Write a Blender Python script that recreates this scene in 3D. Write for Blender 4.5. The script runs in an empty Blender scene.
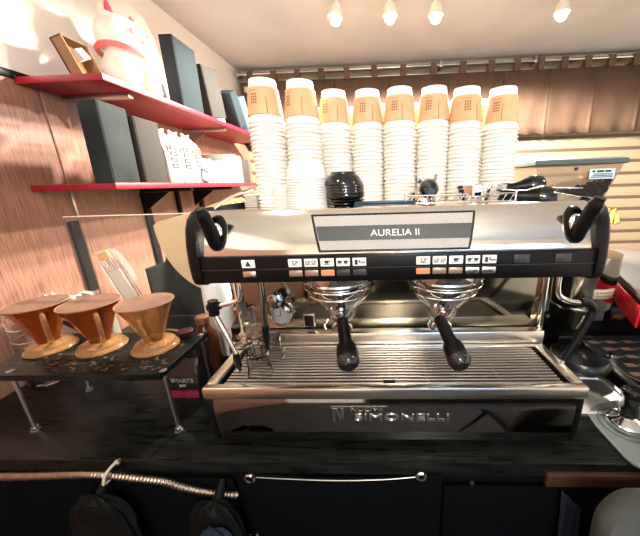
import bpy, bmesh, math, random
from mathutils import Vector, Matrix
random.seed(7)
PI = math.pi
COL = bpy.context.scene.collection
M = {}

# ------------------------------------------------------------------ materials
def mat(name, col, rough=.5, metal=0., trans=0., alpha=1., emit=None, es=0., ior=1.45, coat=0., spec=.5):
    m = bpy.data.materials.new(name); m.use_nodes = True
    b = m.node_tree.nodes['Principled BSDF']
    b.inputs['Base Color'].default_value = (*col, 1)
    b.inputs['Roughness'].default_value = rough
    b.inputs['Metallic'].default_value = metal
    b.inputs['Transmission Weight'].default_value = trans
    b.inputs['Alpha'].default_value = alpha
    b.inputs['IOR'].default_value = ior
    b.inputs['Coat Weight'].default_value = coat
    b.inputs['Specular IOR Level'].default_value = spec
    if emit:
        b.inputs['Emission Color'].default_value = (*emit, 1)
        b.inputs['Emission Strength'].default_value = es
    M[name] = m
    return m

def noise_col(name, c1, c2, scale=(1, 1, 1), nscale=5., detail=4., lo=.35, hi=.65, rough=None, bump=0.):
    """vary the colour of a material with stretched noise (object coordinates)"""
    m = M[name]; nt = m.node_tree; n = nt.nodes; l = nt.links
    b = n['Principled BSDF']
    tc = n.new('ShaderNodeTexCoord'); mp = n.new('ShaderNodeMapping'); mp.inputs['Scale'].default_value = scale
    ns = n.new('ShaderNodeTexNoise'); ns.inputs['Scale'].default_value = nscale; ns.inputs['Detail'].default_value = detail
    cr = n.new('ShaderNodeValToRGB')
    cr.color_ramp.elements[0].position = lo; cr.color_ramp.elements[0].color = (*c1, 1)
    cr.color_ramp.elements[1].position = hi; cr.color_ramp.elements[1].color = (*c2, 1)
    l.new(tc.outputs['Object'], mp.inputs['Vector']); l.new(mp.outputs['Vector'], ns.inputs['Vector'])
    l.new(ns.outputs['Fac'], cr.inputs['Fac']); l.new(cr.outputs['Color'], b.inputs['Base Color'])
    if rough:
        mr = n.new('ShaderNodeMapRange'); mr.inputs['To Min'].default_value = rough[0]; mr.inputs['To Max'].default_value = rough[1]
        l.new(ns.outputs['Fac'], mr.inputs['Value']); l.new(mr.outputs['Result'], b.inputs['Roughness'])
    if bump:
        bp = n.new('ShaderNodeBump'); bp.inputs['Strength'].default_value = bump; bp.inputs['Distance'].default_value = .004
        l.new(ns.outputs['Fac'], bp.inputs['Height']); l.new(bp.outputs['Normal'], b.inputs['Normal'])
    return m

mat('wall_white', (.80, .76, .70), .85)
noise_col('wall_white', (.76, .71, .65), (.84, .80, .74), nscale=2.)
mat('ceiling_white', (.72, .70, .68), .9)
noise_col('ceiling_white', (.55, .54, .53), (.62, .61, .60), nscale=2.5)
mat('wood_panel', (.35, .17, .10), .5)
noise_col('wood_panel', (.17, .075, .048), (.36, .18, .125), scale=(30, 30, 1.2), nscale=9., detail=6, lo=.3, hi=.7, bump=.2)
mat('shutter', (.31, .235, .15), .6)
mat('shutter_groove', (.10, .065, .04), .7)
mat('floor_dark', (.08, .06, .05), .6)
noise_col('floor_dark', (.012, .011, .010), (.03, .026, .024), nscale=6.)
mat('counter_black', (.012, .013, .013), .3, spec=.14)
noise_col('counter_black', (.002, .0024, .0024), (.010, .012, .011), scale=(1.5, 22, 6), nscale=8, detail=7, rough=(.20, .40), bump=.15)
mat('black_plastic', (.003, .003, .0033), .34, spec=.25)
mat('black_gloss', (.008, .008, .009), .12, coat=.5)
mat('cheek_black', (.003, .003, .0035), .45, spec=.2)
mat('dish_dark', (.03, .032, .033), .22, .6)
mat('black_matte', (.004, .004, .004), .75, spec=.2)
mat('black_fabric', (.0018, .0021, .003), .95, spec=.05)
mat('steel', (.80, .76, .68), .13, 1.)
mat('steel_face', (.86, .82, .74), .10, 1.)
mat('steel_brushed', (.66, .61, .53), .30, 1.)
noise_col('steel_brushed', (.74, .70, .62), (.86, .81, .72), scale=(.6, 40, 40), nscale=6, rough=(.18, .30))
mat('steel_panel', (.30, .28, .22), .10, 1.)
mat('chrome', (.88, .88, .88), .05, 1.)
mat('chrome_dark', (.33, .34, .36), .08, 1.)
mat('steel_dark', (.34, .33, .32), .06, 1.)
mat('zinc', (.50, .49, .47), .30, 1.)
mat('hose_metal', (.36, .31, .27), .32, 1.)
mat('cup_white', (.88, .84, .78), .55)
mat('cup_plastic', (.80, .79, .77), .35)
mat('sleeve_kraft', (.83, .45, .20), .75)
noise_col('sleeve_kraft', (.70, .38, .20), (.77, .44, .25), nscale=25)
mat('print_brown', (.24, .13, .07), .8)
mat('seam', (.30, .17, .09), .9)
mat('red_board', (.38, .012, .03), .42)
noise_col('red_board', (.20, .004, .014), (.29, .007, .022), scale=(2, 8, 2), nscale=8)
mat('amber', (.50, .15, .03), .08, trans=.85, ior=1.4)
mat('amber_base', (.50, .27, .11), .10, trans=.65, ior=1.42)
mat('amber_pale', (.72, .44, .18), .08, trans=.85, ior=1.4)
mat('lid_brown', (.34, .19, .12), .8)
noise_col('lid_brown', (.10, .048, .028), (.15, .078, .048), nscale=30)
mat('glass', (.95, .96, .96), .02, trans=1., ior=1.45)
mat('glass_clear', (.85, .88, .86), .03, alpha=.28)
mat('acrylic', (.6, .65, .6), .03, alpha=.03, spec=.2)
mat('acrylic_edge', (.80, .78, .66), .2, alpha=.8)
mat('film', (.75, .73, .70), .08, alpha=.10)
mat('brown_glass', (.055, .018, .008), .15, coat=.3)
mat('cap_brown', (.16, .06, .028), .5)
mat('dark_red', (.035, .004, .006), .4)
mat('label_cream', (.50, .45, .37), .6)
mat('label_magenta', (.16, .008, .03), .5)
mat('box_black', (.035, .042, .045), .8, spec=.2)
noise_col('box_black', (.010, .014, .015), (.022, .027, .028), nscale=8)
mat('box_grey', (.036, .033, .030), .85, spec=.1)
mat('box_slate', (.020, .027, .031), .85, spec=.1)
mat('box_blue', (.07, .12, .15), .6)
mat('paper_white', (.52, .48, .43), .85, spec=.2)
mat('paper_grey', (.24, .25, .24), .7)
mat('paper_tan', (.60, .40, .20), .75)
mat('filter_tan', (.62, .47, .27), .8)
mat('cardboard', (.20, .095, .035), .75)
mat('curtain', (.22, .12, .075), .9, spec=.1)
noise_col('curtain', (.10, .060, .041), (.135, .082, .056), scale=(1, 1, .3), nscale=9, bump=.4)
mat('cat_white', (.72, .65, .58), .4)
mat('cat_red', (.75, .02, .03), .4)
mat('cat_gold', (.85, .42, .06), .35)
mat('grey_mat', (.085, .105, .10), .5)
mat('tray_silver', (.86, .85, .83), .42, 1.)
mat('red_paint', (.50, .004, .012), .4)
mat('grey_brown', (.06, .05, .042), .6)
mat('wood_brown', (.26, .085, .03), .6)
noise_col('wood_brown', (.035, .011, .005), (.05, .017, .008), scale=(1, 10, 10), nscale=6)
mat('chair_grey', (.13, .14, .13), .85)
noise_col('chair_grey', (.032, .036, .033), (.06, .065, .06), nscale=14)
mat('chair_black', (.012, .012, .012), .8)
mat('bean', (.014, .008, .006), .35)
mat('hopper', (.42, .29, .19), .14, alpha=.60)
mat('sticker_blue', (.60, .76, .82), .5)
mat('ink', (.02, .02, .025), .6)
mat('icon_white', (.80, .80, .78), .5)
mat('key_copper', (.42, .30, .23), .3, .6)
mat('key_orange', (.68, .26, .13), .35)
mat('key_dark', (.035, .035, .035), .35)
mat('blue_case', (.025, .055, .11), .4)
mat('blue_cloth', (.003, .009, .024), .9)
mat('gold_paper', (.66, .38, .12), .5)
mat('window_glass', (.8, .9, 1.), .02, alpha=.08)
mat('bulb', (1, .9, .7), .4, emit=(1., .80, .50), es=30.)
mat('lamp_metal', (.75, .70, .60), .4)
mat('menu_dark', (.028, .030, .038), .45)
mat('menu_pic', (.34, .20, .14), .5)
mat('menu_grey', (.14, .14, .15), .5)
mat('grid_steel', (.50, .44, .41), .30, .9)
mat('tray_well', (.012, .010, .010), .5)
mat('powder', (.10, .055, .03), .95)
mat('bristle_tan', (.55, .33, .16), .8)
mat('bag_dark', (.02, .022, .024), .6, spec=.12)
noise_col('bag_dark', (.001, .0015, .0015), (.004, .005, .005), nscale=14, bump=.6)
mat('display_strip', (.045, .055, .055), .5)
# display plate with fine diagonal hatching printed on it
mat('display_plate', (.75, .75, .72), .6, 0)
_m = M['display_plate']; _n = _m.node_tree.nodes; _l = _m.node_tree.links
_tc = _n.new('ShaderNodeTexCoord'); _mp = _n.new('ShaderNodeMapping'); _mp.inputs['Rotation'].default_value = (0, .35, 0)
_w = _n.new('ShaderNodeTexWave'); _w.bands_direction = 'Z'; _w.inputs['Scale'].default_value = 95; _w.inputs['Distortion'].default_value = 1.2
_c = _n.new('ShaderNodeValToRGB'); _c.color_ramp.elements[0].color = (.30, .29, .28, 1); _c.color_ramp.elements[1].color = (.50, .49, .47, 1)
_l.new(_tc.outputs['Object'], _mp.inputs['Vector']); _l.new(_mp.outputs['Vector'], _w.inputs['Vector'])
_l.new(_w.outputs['Fac'], _c.inputs['Fac']); _l.new(_c.outputs['Color'], _n['Principled BSDF'].inputs['Base Color'])

# ------------------------------------------------------------------ mesh builder
class MB:
    """collects shapes given in world coordinates; build() makes ONE mesh object"""
    def __init__(s): s.bm = bmesh.new(); s.X = Matrix.Identity(4)
    def _new(s, verts):
        for v in verts: v.co = s.X @ v.co
    def box(s, x0, x1, y0, y1, z0, z1, bev=0., seg=2):
        r = bmesh.ops.create_cube(s.bm, size=1.)
        vs = r['verts']
        for v in vs:
            v.co = Vector(((x0+x1)/2+v.co.x*(x1-x0), (y0+y1)/2+v.co.y*(y1-y0), (z0+z1)/2+v.co.z*(z1-z0)))
            v.co = s.X @ v.co
        if bev > 0:
            es = list({e for v in vs for e in v.link_edges})
            bmesh.ops.bevel(s.bm, geom=es, offset=bev, segments=seg, profile=.5, affect='EDGES')
        return s
    def loft(s, rings, cap=True, closed=True):
        """rings: lists of equal length of points"""
        vr = [[s.bm.verts.new(s.X @ Vector(p)) for p in ring] for ring in rings]
        n = len(vr[0])
        for a, b in zip(vr[:-1], vr[1:]):
            for i in range(n if closed else n-1):
                j = (i+1) % n
                s.bm.faces.new((a[i], a[j], b[j], b[i]))
        if cap and closed:
            s.bm.faces.new(list(reversed(vr[0]))); s.bm.faces.new(vr[-1])
        return s
    def lathe(s, prof, c=(0, 0, 0), seg=32, axis=(0, 0, 1), flute=0, famp=0., cap=None):
        """prof: (radius, height) along axis from c; open surface with zero-radius ends closed"""
        ax = Vector(axis).normalized(); q = Vector((0, 0, 1)).rotation_difference(ax).to_matrix()
        c = Vector(c); rings = []
        for r, h in prof:
            ring = []
            for i in range(seg):
                a = 2*PI*i/seg
                rr = max(r, 1e-5)*(1+famp*math.cos(flute*a))
                ring.append(c + q @ Vector((rr*math.cos(a), rr*math.sin(a), h)))
            rings.append(ring)
        if cap: return s.loft(rings)
        if prof[0][0] > 1e-4 and prof[-1][0] > 1e-4: rings.append(rings[0])
        vr = []
        s.loft(rings, cap=False)
        bmesh.ops.remove_doubles(s.bm, verts=s.bm.verts, dist=1e-7) if len(s.bm.verts) < 20000 else None
        return s
    def cyl(s, p0, p1, r0, r1=None, seg=16):
        p0 = Vector(p0); p1 = Vector(p1); d = p1-p0
        return s.lathe([(r0, 0), (r0 if r1 is None else r1, d.length)], p0, seg, d, cap=True)
    def tube(s, pts, r, seg=10, sm=0):
        pts = [Vector(p) for p in pts]
        if sm:
            out = []
            for i in range(len(pts)-1):
                p0 = pts[max(i-1, 0)]; p1 = pts[i]; p2 = pts[i+1]; p3 = pts[min(i+2, len(pts)-1)]
                for k in range(sm):
                    t = k/sm
                    out.append(.5*((2*p1)+(-p0+p2)*t+(2*p0-5*p1+4*p2-p3)*t*t+(-p0+3*p1-3*p2+p3)*t**3))
            out.append(pts[-1]); pts = out
        n = len(pts); rs = r if isinstance(r, (list, tuple)) else [r]*n
        if len(rs) != n:
            rs = [rs[min(int(i*len(rs)/n), len(rs)-1)] for i in range(n)]
        rings = []; up = None
        for i, p in enumerate(pts):
            t = (pts[min(i+1, n-1)]-pts[max(i-1, 0)]).normalized()
            if up is None:
                up = t.orthogonal().normalized()
            up = (up - t*up.dot(t)).normalized()
            w = t.cross(up)
            rings.append([p+(up*math.cos(2*PI*k/seg)+w*math.sin(2*PI*k/seg))*rs[i] for k in range(seg)])
        return s.loft(rings)
    def prism(s, poly, axis, a, b):
        """extrude a 2-D outline along axis 'x','y' or 'z' between a and b"""
        def P(u, v, w):
            return {'x': (w, u, v), 'y': (u, w, v), 'z': (u, v, w)}[axis]
        return s.loft([[P(u, v, a) for u, v in poly], [P(u, v, b) for u, v in poly]])
    def sphere(s, c, r, sc=(1, 1, 1), seg=20):
        n = seg//2
        prof = [(r*math.sin(PI*i/n), -r*math.cos(PI*i/n)) for i in range(n+1)]
        c = Vector(c); rings = []
        for rr, h in prof:
            rings.append([c+Vector((max(rr, 1e-5)*math.cos(2*PI*k/seg)*sc[0], max(rr, 1e-5)*math.sin(2*PI*k/seg)*sc[1], h*sc[2])) for k in range(seg)])
        return s.loft(rings)
    def quad(s, pts):
        s.bm.faces.new([s.bm.verts.new(s.X @ Vector(p)) for p in pts]); return s
    def build(s, name, m, parent=None, smooth=True, bevel=0., solid=0., label=None, angle=.6):
        bm = s.bm
        if parent is not None:
            off = world(parent)
            for v in bm.verts: v.co -= off
        bmesh.ops.recalc_face_normals(bm, faces=bm.faces)
        me = bpy.data.meshes.new(name); bm.to_mesh(me); bm.free()
        if smooth:
            for p in me.polygons: p.use_smooth = True
            me.set_sharp_from_angle(angle=angle)
        me.materials.append(M[m] if isinstance(m, str) else m)
        o = bpy.data.objects.new(name, me); COL.objects.link(o)
        if parent is not None: o.parent = parent
        if bevel:
            md = o.modifiers.new('b', 'BEVEL'); md.width = bevel; md.segments = 2; md.limit_method = 'ANGLE'; md.angle_limit = .7
        if solid:
            md = o.modifiers.new('s', 'SOLIDIFY'); md.thickness = solid; md.offset = 0
        if label: o['label'] = label
        return o

def world(o):
    v = Vector((0, 0, 0))
    while o is not None:
        v += o.location; o = o.parent
    return v

def tag(o, label, cat, group=None):
    o['label'] = label; o['category'] = cat
    if group: o['group'] = group
    return o

def thing(name, label, cat, loc, group=None):
    o = bpy.data.objects.new(name, None); COL.objects.link(o); o.location = loc; o.empty_display_size = .02
    return tag(o, label, cat, group)

def struct(o):
    o['kind'] = 'structure'; return o

def dup(root, loc, label, group=None):
    r = root.copy(); COL.objects.link(r); r.location = loc; r['label'] = label
    if group: r['group'] = group
    for ch in root.children:
        c = ch.copy(); COL.objects.link(c); c.parent = r
        for g in ch.children:
            d = g.copy(); COL.objects.link(d); d.parent = c
    return r

def rot(center, ang, axis):
    c = Matrix.Translation(Vector(center))
    return c @ Matrix.Rotation(ang, 4, axis) @ c.inverted()

def text(name, body, size, loc, rotm, m, parent, ext=.0008, align='CENTER', sx=1., label=None):
    cu = bpy.data.curves.new(name, 'FONT'); cu.body = body; cu.size = size; cu.extrude = ext
    cu.align_x = align; cu.align_y = 'CENTER'
    t = bpy.data.objects.new('tmp', cu); COL.objects.link(t)
    dg = bpy.context.evaluated_depsgraph_get()
    me = bpy.data.meshes.new_from_object(t.evaluated_get(dg)); bpy.data.objects.remove(t)
    mt = Matrix.Translation(Vector(loc)-world(parent)) @ rotm @ Matrix.Diagonal((sx, 1, 1, 1))
    me.transform(mt); me.materials.clear(); me.materials.append(M[m])
    o = bpy.data.objects.new(name, me); COL.objects.link(o); o.parent = parent
    if label: o['label'] = label
    return o
FRONT = Matrix.Rotation(PI/2, 4, 'X')        # text that faces -Y

def bent(pts, n=8):
    return pts

# ------------------------------------------------------------------ room
WX, BY, CZ = -1.10, 2.65, 2.36
RX, FY = 2.6, -2.4
struct(MB().box(WX-.1, RX+.1, FY-.1, BY+.1, -.1, 0).build('floor', 'floor_dark'))
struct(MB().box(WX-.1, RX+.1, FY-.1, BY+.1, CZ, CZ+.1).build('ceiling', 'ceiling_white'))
wl = struct(MB().box(WX-.1, WX, FY-.1, BY+.1, 0, CZ).build('wall_left', 'wall_white'))
wp = MB()
seams = [FY, -1.8, -.9, 0., 1.03, 1.93, BY]
for a, b in zip(seams[:-1], seams[1:]): wp.box(WX, WX+.008, a+.002, b-.002, 0, 1.80, bev=.002, seg=1)
wp.build('wood_panelling', 'wood_panel', wl)
struct(MB().box(WX, WX+.016, FY, BY-.002, 1.795, 1.818, bev=.003).build('trim_1', 'black_plastic'))
struct(MB().box(RX, RX+.1, FY-.1, BY+.1, 0, CZ).build('wall_right', 'wall_white'))
# wall behind the camera with a wide window to the street
fw = MB()
fw.box(WX, RX, FY-.1, FY, 0, .9); fw.box(WX, RX, FY-.1, FY, 2.1, CZ); fw.box(WX, .2, FY-.1, FY, .9, 2.1); fw.box(2.2, RX, FY-.1, FY, .9, 2.1)
struct(fw.build('wall_front', 'wall_white'))
w1 = MB()
w1.box(.2, 2.2, FY-.08, FY-.02, .9, .95); w1.box(.2, 2.2, FY-.08, FY-.02, 2.05, 2.1)
for x in (.2, .85, 1.5, 2.15): w1.box(x, x+.05, FY-.08, FY-.02, .95, 2.05)
w1 = struct(w1.build('window_1', 'black_plastic'))
MB().box(.25, 2.15, FY-.055, FY-.05, .95, 2.05).build('pane', 'window_glass', w1)
# back wall: roller shutter with horizontal slats below the curtain
sh = MB(); poly = []
pitch = .0985; z = 0.
poly.append((BY+.1, 0)); poly.append((BY, 0))
while z < CZ-.02:
    zt = min(z+pitch, CZ)
    poly += [(BY, z+.004), (BY-.010, z+.014), (BY-.014, (z+zt)/2), (BY-.010, zt-.012), (BY, zt-.004)]
    z = zt
poly.append((BY+.1, CZ))
wb = struct(sh.prism(poly, 'x', WX, RX).build('wall_back', 'shutter', angle=.3))
gr = MB(); z = pitch
while z < 2.2:
    gr.box(WX, RX, BY-.012, BY+.0, z-.012, z+.012); z += pitch  # dark joints, widened so their colour also carries the shading of the slats
gr.build('slat_joint', 'shutter_groove', wb)
struct(MB().box(WX+.01, RX, BY-.05, BY-.015, 2.315, 2.345, bev=.004).build('trim_2', 'steel_brushed'))

struct(MB().box(-.2, RX-.01, FY+.001, FY+.02, 0, .88).build('trim_3', 'black_matte'))  # unseen dark panel added so the polished steel has something dark to reflect
# curtain and its rod
cr = thing('curtain_rod', 'grey metal curtain rail with thin rods just below the ceiling at the back', 'curtain rod', (.7, BY-.1, 2.29))
MB().cyl((WX+.02, BY-.10, 2.300), (RX-.02, BY-.10, 2.300), .010).build('rod', 'zinc', cr)
MB().cyl((WX+.02, BY-.07, 2.255), (RX-.02, BY-.07, 2.255), .006).build('lower_rod', 'zinc', cr)
for x in (WX+.03, .5, 1.2, RX-.04): MB().box(x-.01, x+.01, BY-.11, BY-.02, 2.285, 2.33, bev=.003).build('rod_bracket', 'zinc', cr)
xs = [-1.06, -.32, .10, .56, .98, 1.325, 1.665, 2.01, 2.50]
for i, (a, b) in enumerate(zip(xs[:-1], xs[1:])):
    names = ['behind the two leftmost cup stacks', 'behind the third and fourth cup stacks', 'behind the fifth and sixth cup stacks',
             'behind the two rightmost cup stacks', 'just right of the cup stacks', 'above the coffee bean hopper',
             'second from the right edge', 'at the right edge']
    ct = thing('curtain', 'brown fabric curtain panel '+names[i], 'curtain', ((a+b)/2, BY-.10, 1.79), 'brown curtain panels on the back rail')
    m = MB(); nx = 26
    top, bot = [], []
    rows = [2.245, 2.12, 1.98, 1.87, 1.795]
    rings = []
    for zz in rows:
        k = (2.245-zz)/.45
        rings.append([(a+(b-a-.012*k*(1 if i > 3 else .2))*j/nx+.004, BY-.095+.005*math.sin(j*.45+i)*(.4+k*.8)-.02*k*(j == nx and i > 3), zz-(.006*math.sin(j*.6+i) if zz < 1.8 else 0)) for j in range(nx+1)])
    m.loft(rings, cap=False, closed=False).build('cloth', 'curtain', ct, solid=.003)
    nt = max(2, round((b-a)/.20))
    for j in range(nt):
        x = a+(j+.5)*(b-a)/nt
        tb = MB(); tb.box(x-.022, x+.022, BY-.116, BY-.112, 2.235, 2.313); tb.box(x-.022, x+.022, BY-.087, BY-.083, 2.235, 2.313); tb.box(x-.022, x+.022, BY-.117, BY-.082, 2.312, 2.315)
        tb.build('hanging_loop', 'curtain', ct)
    if i == 0:
        MB().box(-1.02, -.965, BY-.122, BY-.117, 2.17, 2.21).build('paper_tag', 'paper_white', ct, label='small white tag')

# ceiling lamps
def lamp(x, y, label, tilt=0., power=38, kind='SPOT'):
    t = thing('spot_lamp', label, 'lamp', (x, y, CZ))
    MB().lathe([(0, 0), (.030, 0), (.030, -.014), (.006, -.018), (.006, -.055), (0, -.055)], (x, y, CZ), 20).build('ceiling_mount', 'lamp_metal', t)
    ax = (math.sin(tilt), 0, math.cos(tilt))
    MB().lathe([(0, 0), (.018, 0), (.028, -.02), (.036, -.055), (.034, -.055), (.02, -.02), (0, -.015)], (x, y, CZ-.05), 24, ax).build('lamp_shade', 'lamp_metal', t)
    MB().sphere((x-.045*math.sin(tilt), y, CZ-.112), .026).build('bulb', 'bulb', t)
    li = bpy.data.lights.new('lamp_light', kind); li.energy = power; li.color = (1., .92, .80); li.shadow_soft_size = .04
    if kind == 'SPOT': li.spot_size = 3.05; li.spot_blend = .25
    lo = bpy.data.objects.new('lamp_light', li); COL.objects.link(lo); lo.parent = t; lo.location = (0, 0, -.16 if kind == 'SPOT' else -.30)
    return t
PW = 85
lamp(-.182, 1.73, 'silver ceiling spotlight, leftmost lit bulb over the cup stacks', .2, PW)
lamp(.081, 1.74, 'ceiling spotlight with warm glowing bulb, second from the left', 0, PW)
lamp(.311, 1.76, 'ceiling spotlight with warm glowing bulb, third from the left', 0, PW)
lamp(.95, 1.80, 'ceiling spotlight with glowing bulb set apart on the right', 0, PW)
for i, (x, y) in enumerate([(-.45, .15), (.1, -.75), (1.25, .35), (.3, -1.5)]):  # lamps out of view, added for front light and the ceiling mirrored in steel
    lamp(x, y, ['ceiling spotlight above the barista side, left of the camera', 'ceiling spotlight behind the camera, centre of the room',
                'ceiling spotlight over the right end of the counter', 'ceiling spotlight near the street window'][i], 0, [2, 14, 6, 25][i], 'SPOT' if i in (0, 2) else 'POINT')

# ------------------------------------------------------------------ counter
ct = thing('counter', 'long black glossy counter carrying the espresso machine', 'counter', (.2, .9, 0))
MB().box(WX+.012, 2.2, .467, 1.30, .866, .90, bev=.003).build('worktop', 'counter_black', ct)
MB().box(WX+.012, 2.2, .485, 1.28, 0, .864).build('cabinet_body', 'black_matte', ct)
MB().box(WX+.012, 2.2, .4725, .484, .845, .865).build('apron', 'black_plastic', ct)
wbm = MB(); wbm.box(.335, 1.30, .458, .4715, .848, .880, bev=.002); wbm.build('wooden_rail', 'wood_brown', ct, label='reddish brown wooden rail')

def drape(x0, x1, label, zt, sag, name='black_cloth'):
    t = thing(name, label, 'cloth', ((x0+x1)/2, .463, .3), 'black cloths hung below the counter')
    rings = []
    n = 24
    for k in range(9):
        r = []
        for j in range(n+1):
            u = j/n; top = zt-sag*(1-(2*u-1)**2)
            zz = top+(.10-top)*k/8
            r.append((x0+(x1-x0)*u, .4655-.004*math.sin(u*9+1)*(k/8), zz))
        rings.append(r)
    MB().loft(rings, cap=False, closed=False).build('cloth', 'black_fabric', t, solid=.0015)
    return t
d1 = drape(-1.05, -.325, 'black cloth hanging below the left part of the counter', .855, .0)
d2 = drape(-.315, .125, 'black cloth hung between two metal eyelets under the machine', .873, .012)
d3 = drape(.13, .80, 'black cloth hanging below the right part of the counter', .842, .0)
def eyelet(x, z, t, y=.4605):
    MB().lathe([(.0055, 0), (.0055, -.003), (.009, -.004), (.0125, -.002), (.0125, .001)], (x, y, z), 24, (0, 1, 0)).build('eyelet', 'chrome', t, label='silver metal eyelet')
eyelet(-.284, .862, d2); eyelet(.080, .872, d2); eyelet(-.300, .690, d2)
MB().tube([(-.27, .461, .864), (-.2, .461, .860), (-.1, .461, .857), (0, .461, .861), (.068, .461, .869)], .0011, 6, 5).build('hem_cord', 'zinc', d2, label='thin pale cord')
MB().cyl((.186, .4605, .853), (.186, .464, .853), .004).build('stud', 'zinc', d3)

# corrugated hose under the counter edge
path = [(-1.06, .452, .868), (-.90, .451, .872), (-.80, .45, .874), (-.715, .45, .878), (-.64, .45, .882), (-.58, .45, .880), (-.52, .45, .872), (-.463, .45, .864), (-.43, .45, .850), (-.39, .45, .838), (-.345, .45, .828), (-.31, .452, .826)]
hs = MB(); pts = []
P = [Vector(p) for p in path]
for i in range(len(P)-1):
    p0 = P[max(i-1, 0)]; p1 = P[i]; p2 = P[i+1]; p3 = P[min(i+2, len(P)-1)]
    for k in range(26):
        t = k/26
        pts.append(.5*((2*p1)+(-p0+p2)*t+(2*p0-5*p1+4*p2-p3)*t*t+(-p0+3*p1-3*p2+p3)*t**3))
d = 0; dist = [0]
for a, b in zip(pts[:-1], pts[1:]): d += (b-a).length; dist.append(d)
hs.tube(pts, [.0072+.0016*math.sin(2*PI*x/.0075) for x in dist], 12)
hose = tag(hs.build('corrugated_hose', 'hose_metal', None, angle=3.), 'ribbed metal hose running along the counter front edge', 'hose')
tie = thing('cable_tie', 'clear cable tie holding the ribbed hose to the counter edge', 'cable tie', (-.575, .44, .88))
MB().tube([(-.569, .463, .905), (-.572, .438, .900), (-.577, .434, .885), (-.583, .437, .872), (-.583, .452, .868)], .0030, 8, 5).build('strap', 'label_cream', tie)
MB().tube([(-.577, .4385, .866), (-.570, .440, .82), (-.560, .442, .785)], .0012, 6, 4).build('tail', 'black_plastic', tie)
MB().lathe([(0, 0), (.007, 0), (.007, .004), (0, .006)], (-.567, .462, .9005), 16).build('screw', 'zinc', tie)
# dark bags hanging under the counter on the left
def crumple(c, rx, ry, rz, seed, m, parent, name):
    rnd = random.Random(seed); mb = MB(); rings = []
    ph = [rnd.uniform(0, 6) for _ in range(6)]
    for i in range(19):
        v = i/18; th = PI*v; ring = []
        for k in range(36):
            a = 2*PI*k/36
            w = 1+.10*math.sin(3*a+ph[0]+4*v)+.07*math.sin(7*a+ph[1]-5*v)+.05*math.sin(12*a+ph[2]+9*v)
            s_ = (math.sin(th)**.55)*w
            ring.append((c[0]+rx*s_*math.cos(a), c[1]+ry*s_*math.sin(a), c[2]-rz*math.cos(th)+.01*math.sin(4*a+ph[3])))
        rings.append(ring)
    return mb.loft(rings).build(name, m, parent)
bg = thing('plastic_bag', 'crumpled dark plastic bag with blue cloth where the ribbed hose ends', 'bag', (-.34, .41, .6))
crumple((-.345, .418, .70), .062, .022, .145, 3, 'bag_dark', bg, 'bag_body')
crumple((-.335, .392, .775), .034, .010, .035, 5, 'blue_cloth', bg, 'blue_cloth')
MB().tube([(-.345, .418, .82), (-.343, .440, .845), (-.342, .458, .864)], [.02, .010, .006], 10).build('knotted_neck', 'bag_dark', bg)
b2 = thing('bin_bag', 'dark plastic bag hanging below the hose left of the blue cloth', 'bag', (-.59, .41, .6))
crumple((-.60, .425, .700), .075, .014, .150, 9, 'bag_dark', b2, 'bag_body')
MB().tube([(-.60, .425, .83), (-.60, .445, .85), (-.60, .458, .865)], [.02, .010, .006], 10).build('knotted_neck', 'bag_dark', b2)

# ------------------------------------------------------------------ espresso machine
em = thing('espresso_machine', 'large two-group stainless espresso machine with black ends in the middle of the counter', 'espresso machine', (.02, .75, .90))
XL, XR = -.368, .405
# base
def arc(cx, cz, r, a0, a1, n=6):
    return [(cx+r*math.cos(a0+(a1-a0)*i/n), cz+r*math.sin(a0+(a1-a0)*i/n)) for i in range(n+1)]
MB().box(XL+.012, XR-.012, .53, 1.03, .925, 1.03).build('base_body', 'black_matte', em)
fp = [(.56, .921)] + [(.506, .921), (.501, .924), (.4975, .945), (.4945, .975), (.4935, 1.005), (.495, 1.025), (.4985, 1.037)] + [(.56, 1.037)]
MB().prism(fp, 'x', XL+.013, XR-.013).build('front_panel', 'steel_dark', em, label='mirror polished front panel', bevel=.001)
for sx, x0, x1 in ((-1, XL+.002, XL+.0125), (1, XR-.0125, XR-.002)):
    q = [(.60, .921), (.510, .919), (.500, .923), (.494, .945), (.491, .99), (.491, 1.039), (.60, 1.039)]
    MB().prism(q, 'x', x0, x1).build('base_end_cap', 'black_plastic', em, bevel=.003)
for x in (-.30, .33):
    for y in (.56, .98):
        MB().lathe([(0, 0), (.024, 0), (.026, .006), (.018, .012), (.014, .0245), (0, .0245)], (x, y, .900), 24).build('foot', 'black_plastic', em)
# drip tray
tr = MB()
tr.box(XL, XR, .487, .505, 1.040, 1.067, bev=.004); tr.box(XL, XL+.024, .503, .650, 1.040, 1.067, bev=.004)
tr.box(XR-.024, XR, .503, .650, 1.040, 1.067, bev=.004); tr.box(XL+.02, XR-.02, .640, .652, 1.040, 1.066, bev=.002)
dt = tr.build('drip_tray', 'steel_brushed', em)
MB().box(XL+.02, XR-.02, .503, .642, 1.040, 1.046).build('tray_well', 'tray_well', dt)
lip = MB()
lip.box(XL+.026, XR-.026, .507, .509, 1.048, 1.0625); lip.box(XL+.0245, XL+.027, .507, .64, 1.047, 1.0625); lip.box(XR-.027, XR-.0245, .507, .64, 1.047, 1.0625)
lip.build('tray_gasket', 'black_plastic', dt)
g = MB()
for i in range(13):
    y = .513+i*.0104
    g.box(XL+.034, XR-.034, y, y+.0048, 1.056, 1.060, bev=.0008, seg=1)
for x in (-.30, -.2, -.05, .02, .1, .25, .34): g.box(x-.0015, x+.0015, .510, .641, 1.053, 1.0562)
g.build('drip_grid', 'grid_steel', dt)
MB().box(.005, .03, .511, .522, 1.0602, 1.0612).build('grid_handle', 'black_plastic', dt)
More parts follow.
